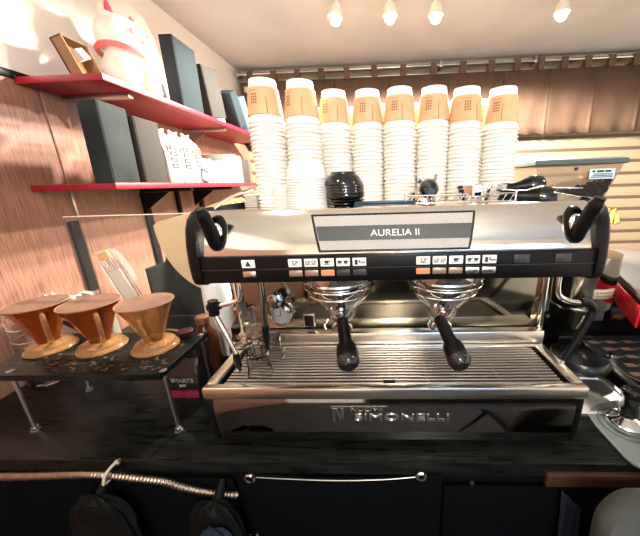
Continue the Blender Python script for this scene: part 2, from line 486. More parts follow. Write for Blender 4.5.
# step and back panel
st = MB()
st.box(XL+.004, XR+.0, .654, .690, 1.048, 1.098, bev=.003); st.build('back_step', 'steel_brushed', em)
MB().box(XL+.008, XR-.006, .684, .70, 1.099, 1.296, bev=.002).build('splash_panel', 'steel_panel', em, label='mirror steel panel behind the groups')
MB().box(XR-.006, XR+.004, .672, .70, 1.060, 1.296, bev=.002).build('side_edge', 'steel', em)
MB().box(XL-.0, XL+.008, .672, .70, 1.060, 1.296, bev=.002).build('side_edge', 'steel', em)
MB().box(XL+.008, XR-.006, .702, 1.035, 1.03, 1.296).build('rear_body', 'black_matte', em)
MB().box(-.02, .22, .6835, .6842, 1.25, 1.256).build('panel_seam', 'black_plastic', em)
# upper body
def FY_(t):     # front face: slight bulge, t=0 at bar top, t=1 at the top front edge
    return .503+.030*t-.004*math.sin(PI*t), 1.342+.076*t
up = [(1.03, 1.298), (.51, 1.298), (.503, 1.342)]+[FY_(i/8) for i in range(1, 8)]+[(.5335, 1.4165), (.540, 1.4195), (.553, 1.4190), (.556, 1.413), (1.03, 1.413)]
MB().prism(up, 'x', -.325, .375).build('upper_body', 'steel_face', em, label='polished stainless hood', angle=.5)
bar = MB(); bar.box(-.326, .376, .4965, .512, 1.290, 1.3405, bev=.003); bb = bar.build('control_bar', 'black_plastic', em)
MB().box(-.324, .374, .4955, .4968, 1.3155, 1.3165).build('groove', 'key_dark', bb)
for x0, x1 in ((.235, .262), (.305, .332)):
    MB().box(x0, x1, .4952, .4967, 1.319, 1.334, bev=.0005).build('blank_tab', 'key_dark', bb)
capo = [(1.035, 1.286), (.508, 1.284), (.498, 1.288), (.494, 1.300), (.4925, 1.330), (.495, 1.360), (.502, 1.390), (.512, 1.408), (.526, 1.419), (.545, 1.4245), (1.035, 1.4245)]
for x0, x1, nm in ((-.349, -.3235, 'l'), (.3745, .396, 'r')):
    cyc, czc = .76, 1.355
    def shr(k): return [(cyc+(y_-cyc)*(1-k*.45 if y_ < 1 else 1), czc+(z_-czc)*(1-k*(1. if z_ > czc else .5))) for y_, z_ in capo]
    xi, xo = (x1, x0) if nm == 'l' else (x0, x1)
    MB().loft([[(xi+(xo-xi)*t, a_, b_) for a_, b_ in shr(k)] for t, k in ((0, 0), (.55, .005), (.82, .03), (.95, .07), (1, .12))]).build('end_cheek', 'cheek_black', em, angle=.9)
# cup tray rails
rl = MB()
rl.tube([(XL+.05, .56, 1.422), (XL+.05, .61, 1.434), (XL+.05, .70, 1.449), (XL+.05, .84, 1.460), (XL+.05, 1.0, 1.462)], .0035, 8, 6)
rl.build('side_rail', 'chrome', em)
v = MB()
v.prism([(.56, 1.424), (1.0, 1.460), (1.0, 1.415), (.56, 1.414)], 'x', XR-.034, XR-.029)
v.build('side_guard', 'steel_brushed', em)
v = MB()
for i in range(12):
    for k in range(3):
        v.box(XR-.028+k*.009, XR-.022+k*.009, .60+i*.018, .608+i*.018, 1.438, 1.4393)
v.build('vent_slots', 'zinc', em)
wr = MB()
for z in (1.420, 1.434): wr.tube([(.055, .575, z), (.262, .575, z)], .0016, 8)
for i in range(15):
    x = .062+i*.0135; wr.tube([(x, .575, 1.420), (x+.009, .575, 1.434)], .0011, 6)
for x in (.055, .262): wr.cyl((x, .575, 1.412), (x, .575, 1.438), .0025)
wr.build('wire_guard', 'chrome', em)
rr = MB()
rr.tube([(XL+.05, 1.015, 1.46), (XR-.04, 1.015, 1.46)], .004, 8)
for x in (-.3, -.1, .1, .3): rr.cyl((x, 1.015, 1.412), (x, 1.015, 1.46), .003)
rr.build('rear_rail', 'chrome', em)
# name panel on the face
def facequad(x0a, x1a, x0b, x1b, ta, tb, off, n=6):
    """bottom edge x0a..x1a at ta, top edge x0b..x1b at tb; returns front & back rings"""
    fr, bk = [], []
    rows = []
    for i in range(n+1):
        t = ta+(tb-ta)*i/n; k = i/n; y, z = FY_(t)
        rows.append((x0a+(x0b-x0a)*k, x1a+(x1b-x1a)*k, y-off, z))
    return rows
def faceplate(name, m, x0a, x1a, x0b, x1b, ta, tb, off, thick, parent, label=None, bevel=0.):
    rows = facequad(x0a, x1a, x0b, x1b, ta, tb, off)
    mb = MB()
    rings = [[(a, y, z), (b, y, z), (b, y+thick, z), (a, y+thick, z)] for a, b, y, z in rows]
    return mb.loft(rings).build(name, m, parent, label=label, bevel=bevel)
np_ = faceplate('name_panel', 'black_gloss', -.106, .160, -.120, .172, .03, .88, .006, .008, em, bevel=.0015)
faceplate('panel_face', 'display_plate', -.1015, .1555, -.1145, .1665, .09, .84, .0072, .001, np_, label='silver hatched face')
faceplate('panel_strip', 'display_strip', -.1040, .1580, -.1100, .1635, .30, .62, .0079, .0008, np_, label='grey middle strip')
y, z = FY_(.46)
text('lettering', 'AURELIA II', .0165, (.030, y-.0085, z-.001), Matrix.Rotation(PI/2-.30, 4, 'X'), 'icon_white', np_, sx=1.12, label='pale model lettering')
# keys
def cup_icon(mb, cx, z, s, fill, y=.4938):
    w = s
    if fill:
        mb.prism([(cx-w, z+s*.9), (cx+w, z+s*.9), (cx+w*.7, z-s*.35), (cx-w*.7, z-s*.35)], 'y', y, y+.0006)
    else:
        for p in ([(cx-w, z+s*.9), (cx-w*.72, z+s*.9), (cx-w*.45, z-s*.1), (cx-w*.7, z-s*.35)], [(cx+w*.72, z+s*.9), (cx+w, z+s*.9), (cx+w*.7, z-s*.35), (cx+w*.45, z-s*.1)], [(cx-w*.7, z-s*.35), (cx-w*.6, z-s*.1), (cx+w*.6, z-s*.1), (cx+w*.7, z-s*.35)], [(cx-w, z+s*.95), (cx-w, z+s*.75), (cx+w, z+s*.75), (cx+w, z+s*.95)]):
            mb.prism(p, 'y', y, y+.0006)
    mb.box(cx+w, cx+w*1.45, y, y+.0006, z+s*.2, z+s*.75)
    mb.box(cx-w*1.1, cx+w*1.1, y, y+.0006, z-s*.85, z-s*.62)
keys = [(-.2345, 'hot'), (-.1495, 'o'), (-.1205, 'oo'), (-.0915, 'f'), (-.063, 'ff'), (-.034, 'p'), (.0785, 'o'), (.107, 'oo'), (.1355, 'f'), (.1645, 'ff'), (.193, 'p')]
low = ['steel_brushed', 'key_copper', 'key_copper', 'key_orange', 'key_dark', 'key_dark', 'key_orange', 'key_copper', 'key_copper', 'steel_brushed', 'steel_brushed']
for (x, k), lm in zip(keys, low):
    kp = MB().box(x-.0122, x+.0122, .4944, .4968, 1.3195, 1.3345, bev=.0012).build('key_icon_plate', 'icon_white', em)
    ic = MB(); zc = 1.3268
    if k == 'hot': ic.prism([(x-.005, zc-.004), (x+.005, zc-.004), (x+.001, zc+.005), (x-.001, zc+.005)], 'y', .4938, .4944)
    elif k in 'of': cup_icon(ic, x-.0006, zc, .0042, k == 'f')
    elif k in ('oo', 'ff'): cup_icon(ic, x-.0062, zc, .0036, k == 'ff'); cup_icon(ic, x+.0048, zc, .0036, k == 'ff')
    else:
        ic.box(x-.008, x-.003, .4938, .4944, zc-.0045, zc+.0045); ic.box(x-.001, x+.001, .4938, .4944, zc-.001, zc+.004)
        for q in range(3): ic.box(x+.002+q*.003, x+.004+q*.003, .4938, .4944, zc-.002, zc+.001)
    ic.build('icon', 'ink', kp)
    MB().box(x-.0122, x+.0122, .4940, .4968, 1.3020, 1.3135, bev=.0015).build('key_button', lm, em)
# brand lettering on the base panel
text('lettering', 'NUOVA', .0125, (-.030, .4930, 1.010), FRONT, 'zinc', em, ext=.0006, sx=1.6, label='small chrome word NUOVA')
text('lettering', 'SIMONELLI', .0240, (.042, .4925, .990), FRONT, 'chrome', em, ext=.0010, sx=1.72, label='chrome word SIMONELLI')
lg = MB()
for p in ([(-.102, .980), (-.097, .980), (-.097, 1.013), (-.102, 1.013)], [(-.097, 1.013), (-.091, 1.013), (-.079, .980), (-.085, .980)], [(-.084, .980), (-.079, .980), (-.079, 1.013), (-.084, 1.013)], [(-.105, 1.0170), (-.105, 1.0185), (.012, 1.0185), (.012, 1.0170)]):
    lg.prism(p, 'y', .4925, .4938)
lg.X = Matrix.Translation((.008, -.0005, 0)); lg.build('emblem', 'chrome', em)
# steam levers
for sx, cx, tipx in ((-1, -.292, -.296), (1, .340, .351)):
    y, z = FY_(.52)
    so = MB(); n = 28
    def ring(a, b, yo):
        return [(cx+a*math.cos(2*PI*i/n), yo+(b*math.sin(2*PI*i/n))*.34, z+b*math.sin(2*PI*i/n)*.94) for i in range(n)]
    so.loft([ring(.0185, .0330, y+.004), ring(.0185, .0330, y-.003), ring(.0162, .0305, y-.007), ring(.0135, .0275, y-.006), ring(.0130, .0265, y+.001)])
    so.build('lever_socket', 'black_plastic', em)
    MB().sphere((cx, y+.0, z-.003), .0145, (1, .6, 1.5)).build('lever_ball', 'chrome', em)
    MB().tube([(cx, y-.006, z-.020), (cx+sx*.001, y-.012, z-.010), (cx+(tipx-cx)*.45, y-.020, z+.012), (tipx, y-.034, z+.046)], [.0125]*6+[.0122]*6+[.0115]*5+[.0085]*2, 16, 6).build('steam_lever', 'black_plastic', em)
# groups with portafilters in them
def portafilter_body(mb, c, ax=(0, 0, 1), r=.034):
    mb.lathe([(0, -.034), (r*.55, -.034), (r*.8, -.026), (r, -.012), (r, .0), (r*1.10, .001), (r*1.10, .008), (r*.95, .009), (0, .009)], c, 32, ax)
for gx, hx0, hx1, side in ((-.086, -.079, -.061, 'left'), (.139, .124, .147, 'right')):
    gy = .600
    bell = MB().lathe([(0, .0), (.080, .0), (.080, -.012), (.079, -.030), (.073, -.052), (.058, -.076), (.046, -.088), (.044, -.092), (0, -.092)], (gx, gy, 1.297), 48)
    gp = bell.build('group_head', 'chrome', em, label='chrome bell of the %s brew group' % side)
    rg = MB()
    for zz, r in ((1.267, .0805), (1.255, .0795), (1.236, .0695)):
        rg.tube([(gx+r*math.cos(a*PI/18), gy+r*math.sin(a*PI/18), zz) for a in range(37)], .0016, 6)
    rg.build('trim_ring', 'chrome', gp)
    pf = MB(); portafilter_body(pf, (gx, gy, 1.196), r=.033)
    pf.tube([(gx, gy-.03, 1.190), (hx0*.6+gx*.4, gy-.040, 1.189), (hx0, gy-.050, 1.184)], .0075, 10, 4)
    pp = pf.build('portafilter', 'chrome', em)
    sp = MB()
    for s_ in (-1, 1):
        sp.tube([(gx, gy, 1.165), (gx+s_*.010, gy, 1.155), (gx+s_*.018, gy, 1.148), (gx+s_*.019, gy, 1.137)], .0055, 10, 4)
    sp.build('spout', 'chrome', pp)
    MB().tube([(gx-.028, gy-.02, 1.175), (gx-.034, gy-.030, 1.166), (gx-.030, gy-.036, 1.158)], .003, 8, 4).build('thumb_hook', 'chrome', pp)
    p0 = Vector((hx0, gy-.045, 1.186)); p1 = Vector((hx1+.003, .464, 1.131)); d = p1-p0; L = d.length
    MB().lathe([(0, 0), (.0115, 0), (.0125, .01), (.0125, L*.30), (.0135, L*.48), (.0160, L*.56)], p0, 24, d).build('handle', 'black_plastic', pp)
    MB().lathe([(.0165, L*.54), (.0195, L*.60), (.0205, L*.76), (.0205, L*.80)], p0, 48, d, 16, .02).build('handle_grip', 'black_plastic', pp, label='ribbed handle grip')
    MB().lathe([(.0212, L*.79), (.0218, L*.83), (.0212, L*.92), (.0165, L*.99), (.008, L*1.03), (0, L*1.035)], p0, 32, d).build('handle_end', 'black_gloss', pp, label='glossy rounded handle end')
# steam wands
sw = MB(); sw.sphere((-.283, .545, 1.288), .011); sw.tube([(-.283, .545, 1.285), (-.284, .545, 1.255), (-.290, .545, 1.237), (-.315, .545, 1.229), (-.342, .545, 1.224)], .0052, 12, 5)
swo = sw.build('steam_wand', 'chrome', em, label='left steam wand')
MB().cyl((-.344, .545, 1.237), (-.346, .545, 1.205), .0105).cyl((-.330, .545, 1.226), (-.356, .545, 1.221), .008).build('joint', 'black_plastic', swo)
MB().tube([(-.346, .545, 1.213), (-.325, .542, 1.155), (-.311, .540, 1.112)], .0052, 12, 4).build('wand_tube', 'steel', swo)
MB().cyl((-.312, .540, 1.116), (-.309, .540, 1.083), .006).cyl((-.3095, .540, 1.085), (-.309, .540, 1.072), .004, .003).build('nozzle', 'black_plastic', swo)
hw = MB().tube([(-.244, .56, 1.292), (-.245, .56, 1.24), (-.248, .56, 1.17)], .0068, 12, 4)
hwo = hw.build('hot_water_spout', 'chrome_dark', em, label='dark chrome hot water pipe')
MB().cyl((-.248, .56, 1.172), (-.249, .56, 1.132), .0078).cyl((-.249, .56, 1.132), (-.249, .56, 1.115), .0055, .004).build('nozzle', 'black_plastic', hwo)
MB().tube([(-.33, .60, 1.262), (-.20, .60, 1.262)], .0018, 6).build('wire_guard', 'chrome', em)
sr = MB(); sr.sphere((.352, .55, 1.288), .011); sr.tube([(.352, .55, 1.285), (.353, .55, 1.250), (.360, .55, 1.232), (.380, .55, 1.222), (.405, .55, 1.218)], .0052, 12, 5)
sro = sr.build('steam_wand', 'chrome', em, label='right steam wand')
MB().tube([(.402, .55, 1.219), (.418, .55, 1.216), (.428, .55, 1.203), (.424, .549, 1.186)], .0085, 14, 5).build('grip_elbow', 'black_plastic', sro)
MB().tube([(.426, .549, 1.190), (.406, .546, 1.140), (.382, .543, 1.092)], .0068, 12, 4).build('wand_tube', 'black_plastic', sro)
MB().cyl((.385, .543, 1.094), (.377, .542, 1.080), .0055, .0035).build('nozzle', 'chrome', sro)
# gauge and switch on the splash panel
ga = MB().lathe([(0, 0), (.026, 0), (.027, -.006), (.026, -.012), (.022, -.012), (.022, -.008), (0, -.008)], (-.254, .683, 1.140), 36, (0, 1, 0)).build('pressure_gauge', 'chrome', em)
MB().lathe([(0, 0), (.0218, 0), (.0218, -.001), (0, -.001)], (-.254, .6742, 1.140), 32, (0, 1, 0)).build('dial', 'paper_grey', ga)
tk = MB()
for i in range(11):
    a = PI*(1.25-i*.15); tk.X = rot((-.254, .672, 1.140), -(a-PI/2), 'Y'); tk.box(-.2545, -.2535, .6725, .6731, 1.155, 1.160); tk.X = Matrix.Identity(4)
tk.box(-.2545, -.2528, .6722, .6729, 1.140, 1.154); tk.box(-.266, -.254, .6722, .6729, 1.139, 1.1405); tk.build('needle', 'ink', ga)
MB().lathe([(0, 0), (.017, 0), (.020, -.01), (.019, -.022), (.012, -.026), (0, -.026)], (-.262, .683, 1.185), 28, (0, 1, 0), 8, .05).build('valve_knob', 'chrome_dark', em)
sw_ = MB().box(-.198, -.168, .6795, .6845, 1.104, 1.140, bev=.002).build('power_switch', 'zinc', em)
MB().box(-.195, -.171, .6765, .6798, 1.107, 1.137, bev=.001).build('rocker', 'black_plastic', sw_)

# ------------------------------------------------------------------ paper cups
RC, HC = .0400, .088
def cup_mesh():
    mb = MB()
    # upside down paper cup: rolled rim at the bottom, closed base on top
    prof = [(RC-.0035, .003), (RC-.0025, .0), (RC-.0002, .0), (RC+.0010, .0018), (RC-.0003, .0036), (RC-.0022, .0040), (.0285, HC-.001), (.0280, HC), (.0262, HC), (.0258, HC-.006), (0, HC-.006)]
    mb.lathe(prof, (0, 0, 0), 32)
    return mb
def sleeve_parts(root):
    def rr(z): return RC-.0022+(.0285-RC+.0022)*(z-.004)/(HC-.005)
    z0, z1 = .016, .070
    o = MB().lathe([(rr(z0)+.0006, z0), (rr(z0)+.0022, z0), (rr(z1)+.0022, z1), (rr(z1)+.0006, z1)], (0, 0, 0), 40)
    off = world(root)
    for v_ in o.bm.verts: v_.co += off
    so = o.build('sleeve', 'sleeve_kraft', root, label='kraft orange cardboard sleeve')
    return so, rr
def sleeve_marks(so, rr, ang, pa):
    off = world(so)
    def strip(a0, a1, z0, z1, mb, e=.0026):
        n = max(1, int(abs(a1-a0)/.12)+1)
        rings = []
        for zz in (z0, z1):
            pass
        inner = []
        pts0 = [(math.cos(a0+(a1-a0)*i/n), math.sin(a0+(a1-a0)*i/n)) for i in range(n+1)]
        ring0 = [(c*(rr(z0)+e), s*(rr(z0)+e), z0) for c, s in pts0]+[(c*(rr(z0)+.0018), s*(rr(z0)+.0018), z0) for c, s in reversed(pts0)]
        ring1 = [(c*(rr(z1)+e), s*(rr(z1)+e), z1) for c, s in pts0]+[(c*(rr(z1)+.0018), s*(rr(z1)+.0018), z1) for c, s in reversed(pts0)]
        mb.loft([[Vector(p)+off for p in ring0], [Vector(p)+off for p in ring1]])
    m = MB(); strip(ang, ang+.05, .0165, .052, m); m.build('seam', 'seam', so)
    m = MB(); strip(pa-.36, pa+.30, .0620, .0630, m)
    for i in range(4):
        for j in range(3):
            a = pa-.18+j*.15; z = .037+i*.0055
            strip(a, a+.10, z, z+.0035, m)
    m.build('print', 'print_brown', so)

ordn = ['first', 'second', 'third', 'fourth', 'fifth', 'sixth', 'seventh', 'eighth', 'ninth', 'tenth', 'eleventh', 'twelfth', 'thirteenth', 'fourteenth', 'fifteenth', 'sixteenth', 'seventeenth', 'eighteenth', 'nineteenth', 'twentieth', 'twenty-first', 'twenty-second', 'twenty-third', 'twenty-fourth', 'twenty-fifth']
ZT = 1.4135
DZ = -.016
stacks = [(-.247, .720, 1.700, 'leftmost tall stack'), (-.164, .720, 1.694, 'second tall stack from the left'), (-.1025, .790, 1.692, 'third tall stack from the left'),
          (-.0225, .790, 1.690, 'fourth tall stack from the left'), (.0575, .775, 1.688, 'fifth tall stack from the left'), (.1365, .780, 1.688, 'sixth tall stack from the left'),
          (.2145, .770, 1.680, 'second tall stack from the right'), (.2940, .760, 1.674, 'rightmost tall stack')]
proto = thing('paper_cup', '', 'paper cup', (0, 0, 0))
cup_o = None
cm = cup_mesh().build('paper_cup', 'cup_white'); cup_me = cm.data; bpy.data.objects.remove(cm)
def plain_cup(x, y, z, label, group):
    o = bpy.data.objects.new('paper_cup', cup_me); COL.objects.link(o); o.location = (x, y, z)
    o.rotation_euler = (0, 0, random.uniform(0, 6))
    return tag(o, label, 'paper cup', group)
bpy.data.objects.remove(proto)
def sleeved_cup(x, y, z, label, group, ang, pa, marks=True):
    o = bpy.data.objects.new('paper_cup', cup_me); COL.objects.link(o); o.location = (x, y, z)
    tag(o, label, 'paper cup', group)
    so, rr = sleeve_parts(o)
    if marks: sleeve_marks(so, rr, ang, pa)
    return o
seams_a = [-1.15, -1.35, -1.25, -1.25, -1.5, -1.45, -1.15, -1.95]
prints_a = [-1.9, -2.3, -2.1, -1.9, -2.0, -2.1, -1.75, -2.3]
PITCH = .0087
for si, (x, y, zt, nm) in enumerate(stacks):
    zt += DZ
    n = int(round((zt-ZT-HC-.002)/PITCH)); pt = (zt-ZT-HC-.002)/n
    dx = random.uniform(-.003, .003); dy = random.uniform(-.003, .003)
    for k in range(n):
        f = k/n
        jx = .0006*math.sin(k*2.1+si)
        plain_cup(x+dx*f+jx, y+dy*f, ZT+k*pt, 'white paper cup, %s below the sleeved cup of the %s' % (ordn[n-1-k], nm), 'white cups nested in the '+nm)
    sleeved_cup(x+dx, y+dy, ZT+n*pt, 'orange-sleeved white paper cup on top of the '+nm, 'sleeved cups topping the tall stacks', seams_a[si], prints_a[si])
rear = [(-.195, .885), (-.098, .895), (-.010, .895), (.072, .885), (.158, .885), (.243, .880)]
rn = ['first and second', 'second and third', 'fourth and fifth', 'fifth and sixth', 'sixth and seventh', 'seventh and eighth']
rear = [(-.203, .845), (-.155, .895), (-.064, .895), (.020, .885), (.105, .885), (.190, .880), (.274, .875)]
rn = ['first and second', 'second and third', 'third and fourth', 'fourth and fifth', 'fifth and sixth', 'sixth and seventh', 'seventh and eighth']
for si, (x, y) in enumerate(rear):
    zt = 1.662 if si else 1.655; n = int(round((zt-ZT-HC-.002)/.0110)); pt = (zt-ZT-HC-.002)/n
    for k in range(n):
        plain_cup(x, y, ZT+k*pt, 'white paper cup, %s below the sleeve, rear stack between %s front stacks' % (ordn[n-1-k], rn[si]), 'white cups of the rear stacks')
    sleeved_cup(x, y, ZT+n*pt, 'sleeved paper cup topping the rear stack between %s front stacks' % rn[si], 'sleeved cups topping the rear stacks', -1.4, -2, False)

# short stack of white plastic cups
pm = MB().lathe([(.0390, .003), (.0395, 0), (.0425, 0), (.0435, .002), (.0425, .0042), (.0405, .005), (.0385, .020), (.035, .030), (.029, .036), (.022, .037), (0, .037)], (0, 0, 0), 36).build('plastic_cup', 'cup_plastic')
pme = pm.data; bpy.data.objects.remove(pm)
for k in range(12):
    o = bpy.data.objects.new('plastic_cup', pme); COL.objects.link(o); o.location = (-.145, .625, ZT+k*.0052)
    tag(o, 'white plastic cup, %s from the top of the short wide stack' % ordn[11-k] if k < 11 else 'white plastic cup topping the short wide stack at the front edge', 'plastic cup', 'short stack of white plastic cups')
# clear cup in front of the left stack
MBc = MB().lathe([(.0205, 0), (.0245, 0), (.0250, .002), (.0195, .045), (0, .045), (0, .0436), (.0182, .0436), (.0205, .010)], (-.207, .640, ZT), 28)
tag(MBc.build('clear_cup', 'glass_clear'), 'small clear plastic cup upside down before the leftmost paper cup stacks', 'cup')
# black saucers and cups
bs = MB().lathe([(.012, 0), (.022, 0), (.040, .008), (.0405, .010), (.039, .0105), (.020, .0035), (0, .0035)], (0, 0, 0), 36).build('saucer', 'black_gloss'); bsm = bs.data; bpy.data.objects.remove(bs)
for k in range(4):
    o = bpy.data.objects.new('black_saucer', bsm); COL.objects.link(o); o.location = (-.067+.001*(k % 2), .622, ZT+k*.0058)
    tag(o, 'black saucer, %s from the bottom under the stacked black bowls' % ordn[k], 'saucer', 'black saucers in the small black stack')
bb_ = MB().lathe([(.034, .002), (.036, 0), (.0395, .0), (.0398, .002), (.0380, .006), (.0335, .015), (.0265, .021), (.0255, .025), (.0235, .025), (.023, .023), (0, .023)], (0, 0, 0), 36).build('bowl', 'black_gloss'); bbm = bb_.data; bpy.data.objects.remove(bb_)
for k in range(5):
    o = bpy.data.objects.new('black_bowl', bbm); COL.objects.link(o); o.location = (-.066-(.003 if k == 4 else 0), .622, ZT+.0225+k*.0056)
    tag(o, 'black upside-down espresso bowl, %s' % ['lowest, resting on the black saucers', 'second from the bottom of the black stack', 'middle one of the black stack', 'second from the top of the black stack', 'topmost of the black stack'][k], 'bowl', 'black bowls in the small black stack')
# blue case
bc = thing('blue_case', 'flat dark blue case lying on the machine top before the cups', 'case', (.015, .59, ZT))
MB().box(-.046, .074, .565, .600, ZT+.0002, ZT+.008, bev=.003).build('case_body', 'blue_case', bc)
MB().box(-.044, .072, .567, .598, ZT+.0082, ZT+.0125, bev=.002).build('case_lid', 'blue_case', bc)
MB().box(.052, .062, .5635, .5655, ZT+.002, ZT+.005).build('clasp', 'zinc', bc)
# spare portafilters on the top
def spare(name, base, d, label, hornup=False, L=.105):
    t = thing('portafilter', label, 'portafilter', base, 'spare portafilters on the machine top')
    base = Vector(base); d = Vector(d).normalized()
    m = MB(); m.lathe([(0, -.0), (.020, -.0), (.028, .008), (.031, .018), (.031, .030), (.034, .031), (.034, .037), (.029, .038), (.027, .012), (0, .010)], base, 32)
    m.tube([base+Vector((0, 0, .022))+d*.028, base+Vector((0, 0, .022))+d*.055], .0065, 10)
    m.build('filter_holder', 'chrome', t)
    p0 = base+Vector((0, 0, .022))+d*.050
    MB().lathe([(0, 0), (.0105, 0), (.0115, .012), (.0115, L*.3), (.013, L*.45), (.0175, L*.55), (.021, L*.66)], p0, 24, d).build('handle', 'black_plastic', t)
    MB().lathe([(.0210, L*.64), (.0232, L*.72), (.0235, L*.80), (.020, L*.92), (.010, L*.985), (0, L)], p0, 28, d).build('handle_end', 'black_gloss', t)
    return t
spare('pf', (.190, .600, ZT), (1, -.10, -.10), 'black-handled portafilter lying at the right front of the machine top')
spare('pf', (.222, .690, ZT), (1, .0, .06), 'black-handled portafilter lying behind the other one, right of the cups')
hp = thing('portafilter', 'upturned portafilter pointing at the viewer, two spouts like horns above', 'portafilter', (.101, .68, ZT), 'spare portafilters on the machine top')
MB().lathe([(0, 0), (.033, 0), (.033, .008), (.031, .024), (.022, .034), (0, .036)], (.101, .690, ZT), 32).build('filter_holder', 'chrome', hp)
MB().lathe([(0, 0), (.010, 0), (.0115, .03), (.015, .055), (.0175, .065), (.0190, .072), (.0185, .082), (.013, .091), (0, .094)], (.101, .668, ZT+.020), 28, (0, -1, .17)).build('handle', 'black_gloss', hp)
hn = MB()
for s_ in (-1, 1): hn.tube([(.110, .685, ZT+.034), (.110+s_*.012, .682, ZT+.045), (.110+s_*.019, .680, ZT+.050), (.110+s_*.021, .680, ZT+.061)], [.006]*6+[.005]*6+[.0035]*7, 10, 6)
hn.build('double_spout', 'chrome_dark', hp)
# small clear cup with print
sc = thing('sample_cup', 'small clear printed cup beside the portafilter handles', 'cup', (.263, .66, ZT))
MB().lathe([(0, 0), (.016, 0), (.021, .035), (.022, .036), (.0205, .036), (.0155, .002), (0, .002)], (.263, .670, ZT+.0002), 24).build('cup_body', 'glass_clear', sc)
m = MB(); [m.box(.254+i*.0045, .2572+i*.0045, .6478, .6484, ZT+.018+j*.005, ZT+.0215+j*.005) for i in range(4) for j in range(2)]; m.build('print', 'ink', sc)
# white saucers on the left end of the top
sm = MB().lathe([(.018, 0), (.026, .0), (.050, .0072), (.0515, .0085), (.050, .0092), (.024, .003), (0, .003)], (0, 0, 0), 40).build('white_saucer', 'cup_plastic'); sme = sm.data; bpy.data.objects.remove(sm)
for gi, (x, y, n, lab) in enumerate([(-.30, .93, 6, 'right'), (-.262, .825, 0, ''), (-.298, .80, 0, '')]):
    for k in range(n):
        o = bpy.data.objects.new('white_saucer', sme); COL.objects.link(o); o.location = (x, y, ZT+k*.0072)
        tag(o, 'white saucer, %s from the bottom beside the leftmost cup stack' % ordn[k], 'saucer', 'white saucers at the left end of the machine top')
for k in range(6):
    o = MB().box(-.318, -.288, .70, .80, ZT+.0002+k*.0048, ZT+.0042+k*.0048, bev=.001).build('paper_pad', 'paper_white')
    tag(o, 'white folded paper napkin, %s from the bottom at the machine top corner' % ordn[k], 'napkin', 'white napkins on the machine top')

# glasses on the drip tray
gm = MB().lathe([(0, .006), (.020, .006), (.021, 0), (.0225, 0), (.0265, .056), (.0275, .058), (.0262, .058), (.0208, .010), (0, .010)], (0, 0, 0), 28, (0, 0, 1), 10, .012).build('g', 'glass'); gme = gm.data; bpy.data.objects.remove(gm)
for (x, y, z, flip, lab) in [(-.268, .548, 1.0602, 1, 'front right of the cluster on the drip tray'), (-.318, .585, 1.0602, 1, 'left of the cluster on the drip tray'),
                             (-.262, .610, 1.0602, 1, 'back right of the cluster on the drip tray'), (-.305, .628, 1.1185, 0, 'upper one balanced on the rearmost glass'), (-.305, .630, 1.0602, 1, 'rearmost left on the drip tray')]:
    o = bpy.data.objects.new('shot_glass', gme); COL.objects.link(o)
    if flip: o.location = (x, y, z+.058); o.rotation_euler = (PI, 0, 0)
    else: o.location = (x, y, z)
    tag(o, 'small clear shot glass, '+lab, 'glass', 'shot glasses on the drip tray')

# ------------------------------------------------------------------ drip stand (riser) with drippers
rs = thing('dripper_stand', 'low black metal stand on threaded legs holding three drippers', 'stand', (-.69, .63, .90))
plate = MB().prism([(-.895, .530), (-.487, .530), (-.487, .722), (-.97, .722)], 'z', 1.055, 1.070).build('tabletop', 'counter_black', rs, bevel=.001)
for x, y in ((-.850, .545), (-.480+-.008, .545), (-.855, .690), (-.492-.006, .705)):
    l = MB().cyl((x, y, .904), (x, y, 1.0545), .0040, seg=12).build('leg', 'zinc', rs)
    MB().lathe([(0, 0), (.0095, 0), (.0095, .004), (.006, .005), (.0075, .006), (.0075, .011), (0, .011)], (x, y, .9002), 6).build('foot_nut', 'zinc', l)
    MB().lathe([(0, 0), (.0075, 0), (.0075, .0012), (.004, .002), (0, .003)], (x, y, 1.0702), 20).build('bolt_washer', 'zinc', rs, label='silver washer on the stand top')
pd = MB(); rnd = random.Random(4)
for i in range(170):
    x = rnd.uniform(-.84, -.50); y = .545+abs(rnd.gauss(0, .045)); 
    if y > .70: continue
    w = rnd.uniform(.001, .005); a = rnd.uniform(0, 3)
    pd.prism([(x+w*math.cos(a+q), y+w*.5*math.sin(a+q)) for q in (0, 1.3, 2.6, 4.1, 5.2)], 'z', 1.0701, 1.0707)
po = tag(pd.build('coffee_powder', 'powder', None), 'spilled ground coffee scattered on the black stand', 'coffee powder'); po['kind'] = 'stuff'

